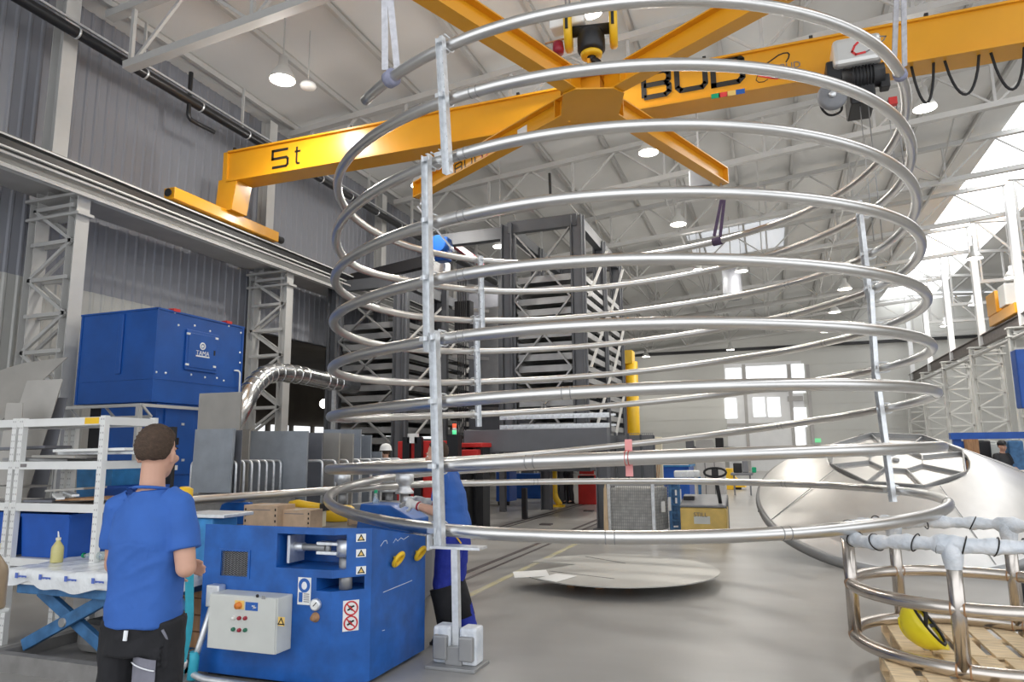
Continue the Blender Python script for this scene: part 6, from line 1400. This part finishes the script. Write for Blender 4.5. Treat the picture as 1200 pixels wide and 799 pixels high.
# ------------------------------------------------------------------ pallet stack, ring frame and helmet
ka = gz(1031, 720, .144)
for k, (PX0, PX1, PY0, PY1, lab) in enumerate(((ka.x, ka.x+1.16, ka.y-1.2, ka.y, 'wooden pallet under the back of the ring frame, carrying the yellow helmet'), (ka.x-.17, ka.x+1.0, ka.y-2.44, ka.y-1.24, 'wooden pallet nearest to the camera under the front of the ring frame'))):
    z = 0; o = thing('wooden_pallet', lab, 'pallet', ((PX0+PX1)/2, (PY0+PY1)/2, z), 0, 'pallets under the ring frame')
    dx = 0; n = 6; wb = .15; gap = ((PX1-PX0)-n*wb)/(n-1)
    for i in range(n): x = PX0+dx+i*(wb+gap); MB().box((x, PY0, z+.122), (x+wb, PY1, z+.144)).build('top_board', 'wood', o, .003)
    for y in (PY0+.02, (PY0+PY1)/2-.05, PY1-.12): MB().box((PX0+dx, y, z+.10), (PX1+dx, y+.1, z+.122)).build('cross_board', 'wood', o)
    for x in (PX0+dx, (PX0+PX1)/2-.05, PX1-.1+dx):
        MB().box((x, PY0, z), (x+.1, PY1, z+.022)).build('bottom_board', 'wood', o)
        for y in (PY0, (PY0+PY1)/2-.06, PY1-.13): MB().box((x, y, z+.022), (x+.1, y+.12, z+.10)).build('block', 'wood', o)
RCX, RCY, RR_, RZ0, RZ1, RZ2, rt_ = 1.372, 6.42, .846, .193, .585, .99, .047
rf = thing('ring_frame', 'round stainless tube frame with film-wrapped top ring standing on two pallets', 'tube frame', (RCX, RCY, RZ0-rt_))
def rp(deg, z, dr=0): return V((RCX+(RR_+dr)*math.cos(math.radians(deg)), RCY+(RR_+dr)*math.sin(math.radians(deg)), z))
M['stain2'] = mat('stainless_brown', (.62, .57, .52), .26, 1., .1, 5.)
for z, nm in ((RZ0, 'bottom_ring'), (RZ1, 'middle_ring')): MB().tube([rp(i*5, z) for i in range(72)], rt_, 16, closed=True).build(nm, 'stain2', rf)
for dg_ in (180, 251, 119, 58, 0, 312):
    MB().tube([rp(dg_, RZ0), rp(dg_, RZ2)], rt_*1.02, 16).build('post', 'stain2', rf)
    for z in (RZ0, RZ1):
        for s in (-1, 1): a = rp(dg_+s*2.6, z); b = rp(dg_+s*3.6, z); MB().lathe([(rt_, -.006), (rt_+.004, 0), (rt_, .006)], a, b-a, 14).build('weld_bead', 'woodbrown', rf)
random.seed(5); wp = [rp(i*2.5, RZ2+.01-.05*math.exp(-((i*2.5-202)/22)**2)) for i in range(144)]; wrad = [.050+.007*math.sin(i*.9)+.005*math.sin(i*2.3+1)+(.012 if min(abs(((i*2.5-d+180) % 360)-180) for d in (180, 251, 119, 58, 0, 312)) < 7 else 0) for i in range(144)]
MB().tube(wp, wrad, 16, closed=True).build('film_wrap', 'wrapblue', rf)
for dg_ in (251, 119, 58, 0, 312): MB().lathe([(.05, -.15), (.06, -.11), (.075, .0), (.06, .03)], rp(dg_, RZ2), (0, 0, 1), 16).build('film_wrap', 'wrapblue', rf)
for dg_ in (165, 176, 196, 215, 236, 246, 256, 268, 281, 290, 130, 100, 75): 
    zw = RZ2+.01-.05*math.exp(-((dg_-202)/22)**2); a = rp(dg_, zw); b = rp(dg_+2, zw); ax = (b-a).normalized()+V((0, 0, .5*(1 if dg_ % 2 else -.6))); mb = MB(); mb.lathe([(.060, -.005), (.068, 0), (.060, .005)], a, ax, 18); mb.build('black_tie', 'black', rf)
# yellow helmet lying on its side on the pallet
hz = .144; hc = gz(1087, 736, .33)
he = thing('safety_helmet', 'yellow safety helmet lying tipped on the top pallet inside the ring frame', 'helmet', (hc.x, hc.y, hz))
hx = RT.normalized(); hup = (V((-.62, -.25, -.62))).normalized()     # crown direction
hup = (-hx*.70-V((0, 0, 1))*.66+FW*.5).normalized(); hf = (hx*.72-V((0, 0, 1))*.62); hf = (hf-hup*hf.dot(hup)).normalized(); hs = hup.cross(hf)
def hpt(a, b, r=1., z=0): return None
Rm = Matrix((hs, hf, hup)).transposed(); hcen = V((hc.x, hc.y, hz+.215))
mb = MB(); nu, nv = 28, 9; vs = []; fs = []
for s_, off in ((1., 0), (.955, 0)):
    for i in range(nv+1):
        a = PI/2*i/nv
        for k in range(nu):
            t = 2*PI*k/nu; brim = (1+.16*max(0, math.sin(t))**3) if i == nv and s_ == 1 else 1
            vs.append(hcen+Rm @ V((.155*s_*math.sin(a)*math.cos(t)*brim, .196*s_*math.sin(a)*math.sin(t)*brim, .175*s_*math.cos(a)-(.008 if i == nv else 0))))
for q_ in (0, 1):
    o_ = q_*(nv+1)*nu
    for i in range(nv):
        for k in range(nu): k2 = (k+1) % nu; fs.append((o_+i*nu+k, o_+(i+1)*nu+k, o_+(i+1)*nu+k2, o_+i*nu+k2))
for k in range(nu): k2 = (k+1) % nu; fs.append((nv*nu+k, (nv+1)*nu+nv*nu+k, (nv+1)*nu+nv*nu+k2, nv*nu+k2))
mb.add(vs, fs, True); mb.build('shell', 'hatyellow', he)
MB().tube([hcen+Rm @ V((0, .205*math.sin(t)*.96, .179*math.cos(t)*.99)) for t in [-.8+1.6*i/12 for i in range(13)]], .009, 8).build('crown_ridge', 'hatyellow', he)
MB().tube([hcen+Rm @ V((.138*math.cos(t), .172*math.sin(t), -.012)) for t in [2*PI*i/24 for i in range(24)]], .011, 8, closed=True).build('sweat_band', 'black', he)
for t in (.6, 2.5, 3.9, 5.5): MB().bar(hcen+Rm @ V((.135*math.cos(t), .168*math.sin(t), -.01)), hcen+Rm @ V((.03*math.cos(t), .03*math.sin(t), .06)), .026, .006, hup).build('cradle_strap', 'black', he)
MB().tube(fillet([hcen+Rm @ V((.13, -.07, -.01)), hcen+Rm @ V((.09, -.16, -.09)), hcen+Rm @ V((-.02, -.19, -.08)), hcen+Rm @ V((-.12, -.09, -.01))], .07), .014, 8).build('rear_adjuster', 'black', he)
MB().ell(hcen+Rm @ V((.03, -.19, -.09)), (.036, .036, .032)).build('adjuster_knob', 'rubber', he)
MB().cbox(hcen+Rm @ V((.05, .02, .0)), Rm @ V((.06, 0, 0)), Rm @ V((0, .11, .01)), Rm @ V((0, 0, .003))).build('lining', 'cream', he)
q = hcen+(-FW*.118+hx*-.03+V((0, 0, .02))); MB().cbox(hcen+Rm @ V((.0, .17, .10)), Rm @ V((.016, 0, .0)), Rm @ V((0, .008, 0)), Rm @ V((0, 0, .016))).build('vent_slot', 'textink', he)
# black castor trolley glimpsed behind the ring frame
p = gz(1186, 708); o = thing('castor_frame', 'thin black castor frame behind the ring frame near the right edge', 'trolley', (p.x, p.y, 0))
for dx in (0, .12): MB().bar((p.x+dx, p.y, .05), (p.x+dx, p.y, .34), .03).build('upright', 'black', o)
MB().cyl((p.x+.16, p.y-.03, .07), (p.x+.16, p.y+.03, .07), .07, 18).build('wheel', 'rubber', o); MB().bar((p.x-.02, p.y, .33), (p.x+.9, p.y, .33), .04).build('top_bar', 'black', o); MB().bar((p.x+.12, p.y, .06), (p.x+.9, p.y, .06), .03).build('base_bar', 'black', o); MB().cyl((p.x+.86, p.y-.03, .07), (p.x+.86, p.y+.03, .07), .07, 18).build('wheel', 'rubber', o)
# ------------------------------------------------------------------ cut round blank on wooden blocks
DZ = .15; a0, a1, dB = gz(848, 666, DZ), gz(597, 672, DZ), gz(740, 648, DZ); dF = gz(700, 682, DZ)
dc = V(((a0.x+a1.x)/2*.5+(dB.x+dF.x)/2*.5, (a0.y+a1.y)/2*.5+(dB.y+dF.y)/2*.5, DZ)); DR = 1.27
slit = gz(676, 661, DZ); g1, g2 = gz(596, 672, DZ), gz(613, 657, DZ)
def ang(p): return math.degrees(math.atan2(p.y-dc.y, p.x-dc.x))
A2, A1 = ang(g2), ang(g1)
if A2 < 0: A2 += 360
if A1 < 0: A1 += 360
lo, hi_ = min(A1, A2), max(A1, A2)
poly = [slit]+[V((dc.x+DR*math.cos(math.radians(t)), dc.y+DR*math.sin(math.radians(t)), DZ)) for t in [hi_+(360-(hi_-lo))*i/90 for i in range(91)]]
di = thing('round_blank', 'large flat round steel blank with a wedge cut out, lying on low wooden blocks', 'steel blank', (dc.x, dc.y, DZ-.012))
mb = MB(); k = len(poly); vs = [p for p in poly]+[p-V((0, 0, .012)) for p in poly]
fs = [(0, i, i+1) for i in range(1, k-1)]+[(k, k+i+1, k+i) for i in range(1, k-1)]+[(i, (i+1) % k, (i+1) % k+k, i+k) for i in range(k)]
mb.add(vs, fs); mb.build('blank_sheet', 'disc', di)
for (u0, v0, u1, v1) in ((686, 652, 733, 660), (644, 669, 720, 678)): MB().bar(gz(u0, v0, DZ+.0005), gz(u1, v1, DZ+.0005), .016, .003).build('cut_slot', 'textink', di)
for i, (u, v, lab) in enumerate(((667, 679, 'left wooden block under the round blank'), (700, 681, 'middle wooden block under the round blank'), (735, 680, 'right wooden block under the round blank'), (705, 655, 'hidden rear wooden block under the round blank'))):
    p = gz(u, v, .1) if i < 3 else V((dc.x, dc.y+.5, .1)); one(MB().box((p.x-.045, p.y+.04, 0), (p.x+.045, p.y+.4, DZ-.013)), 'wooden_block', 'woodbrown', lab, 'block', 'blocks under the round blank', .004)
for (pts4, lab) in (([(601, 670), (640, 668), (644, 675), (603, 677)], 'long white paper sheet at the edge of the round blank'), ([(630, 678), (652, 672), (676, 675), (652, 682)], 'square white paper sheet lying askew on the round blank')):
    one(MB().prism([gz(u, v, DZ+.004) for u, v in pts4], (0, 0, .003)), 'paper_sheet', 'paper', lab, 'paper')
# ------------------------------------------------------------------ high-bay lamps
def make_lamp(c, r, hang, label, m='lampglow', power=0, lampkind=0):
    o = thing('high_bay_lamp', label, 'lamp', tuple(c), 0, 'high-bay lamps under the roof')
    MB().lathe([(r*.98, -.0), (r, .03), (r*.9, .10), (r*.55, .26), (r*.38, .30), (r*.34, .52), (0, .54)], c, seg=24).build('reflector', 'lampshell', o)
    MB().lathe([(0, .012), (r*.8, .012), (r*.93, .02)], c, seg=24).build('lens', m, o)
    MB().bar(c+V((0, 0, .52)), c+V((0, 0, .52+hang)), .025).build('hanger_rod', 'structd', o)
    if power:
        l = bpy.data.lights.new('lamp_light', 'SPOT'); l.energy = power; l.spot_size = math.radians(150); l.spot_blend = .6; l.shadow_soft_size = r*.6; l.color = (1., .96, .88)
        lo = bpy.data.objects.new('lamp_light', l); COL.objects.link(lo); lo.location = c+V((0, 0, -.12))
        l2 = bpy.data.lights.new('lamp_light', 'POINT'); l2.energy = power*.42; l2.shadow_soft_size = r*.6; l2.color = (1., .96, .9); lo = bpy.data.objects.new('lamp_light', l2); COL.objects.link(lo); lo.location = c+V((0, 0, -.14))
    return o
LP = [ # u, v, z, r, dim, label
 (331, 94, 9.2, .26, 0, 'brightly lit lamp above the crane girder near the left wall'),
 (760, 179, 9.3, .26, 0, 'lit lamp seen between the third turn and the lifting cross arm'),
 (1084, 127, 9.6, .26, 0, 'lit lamp under the crane girder beside the festoon cable'),
 (795, 263, 8.9, .26, 0, 'lit lamp below the fourth turn beside the purple sling'),
 (586, 289, 8.2, .24, 0, 'lit lamp glowing between the two storage towers'),
 (690, 14, 9.9, .26, 0, 'lit lamp above the hook block'),
 (491, 218, 8.6, .22, 1, 'half hidden lamp behind the far left arm of the lifting cross'),
 (869, 318, 8.9, .26, 1, 'small lamp right of the purple sling between fourth and fifth turn'),
 (818, 316, 9.3, .2, 1, 'small distant lamp hanging left of the dark roof heater'),
 (990, 339, 8.9, .3, 1, 'shaded lamp at the right between fifth and sixth turn'),
 (978, 366, 8.9, .3, 1, 'shaded lamp just above the sixth turn at the right'),
 (968, 389, 8.9, .3, 1, 'shaded lamp just below the sixth turn at the right'),
 (757, 418, 8.9, .3, 1, 'small lamp beside the top of the yellow pillar'),
 (856, 410, 8.9, .3, 1, 'small lamp above the back gate'),
 (1142, 303, 9.0, .3, 1, 'lamp of the next bay between the nearer white columns'),
 (1186, 325, 9.0, .3, 1, 'lamp of the next bay above the orange end truck'),
 (1142, 357, 9.0, .3, 1, 'lamp of the next bay beside the second white column'),
 (1108, 382, 9.0, .3, 1, 'lamp of the next bay left of the farther white column'),
]
for i, (u, v, z, r, dim, lab) in enumerate(LP):
    c = gz(u, v, z)
    if c.y > 54: c = gy(u, v, 54)
    zr = (zroof(c.x) if c.x < XS1 else zr2(c.x))-.2
    make_lamp(c, r, max(.2, zr-c.z-.52), lab, 'lampdull' if dim else 'lampglow', 330 if c.x < 9 else 240)
c = gz(385, 466, 4.3); c = gd(380, 473, 24)
o = thing('annex_lamp', 'round glowing lamp in the dark side annex', 'lamp', tuple(c)); MB().ell(c, (.16, .16, .16)).build('globe', 'lampglow', o); MB().bar(c+V((0,0,.15)), (c.x, c.y, 5.2), .03).build('rod', 'black', o)
c = gz(361, 103, 9.7); o = thing('smoke_detector', 'small white round smoke detector beside the bright lamp', 'detector', tuple(c))
MB().lathe([(0, 0), (.16, 0), (.18, .05), (.16, .10), (0, .12)], c, seg=20).build('housing', 'whiteplain', o); MB().bar(c+V((0,0,.1)), (c.x, c.y, zroof(c.x)-.1), .02).build('rod', 'struct', o)
q = gd(858, 332, 30); o = thing('roof_heater', 'dark cylindrical heater hanging under the roof beside the lamps', 'heater', tuple(q))
MB().lathe([(0, -.7), (.36, -.7), (.4, -.6), (.4, .6), (.34, .7), (0, .7)], q, seg=18).build('casing', 'darkp', o); MB().bar(q+V((0,0,.7)), (q.x, q.y, zroof(q.x)-.2), .05).build('hanger', 'struct', o)
q = gy(818, 214, 18.); o = thing('cable_reel', 'dark box-shaped cable reel under the roof behind the lifting cross arm', 'cable reel', tuple(q))
MB().box(q+V((-.2, -.3, -.22)), q+V((.35, .3, .25))).build('drum_box', 'greyplastic', o, .03); MB().bar(q+V((.05, 0, .2)), (q.x+.05, q.y, zroof(q.x)-.2), .05).build('hanger', 'structd', o)
q = gy(644, 203, 17.); o = one(MB().bar((q.x, q.y, q.z), (q.x+.02, q.y, q.z-.9), .06), 'hanging_rod', 'black', 'short black rod hanging under the roof above the right storage tower', 'rod')
for u, v0, v1, Y in ((576, 240, 400, 30), (1006, 340, 470, 30), (1043, 420, 475, 24)):
    pass
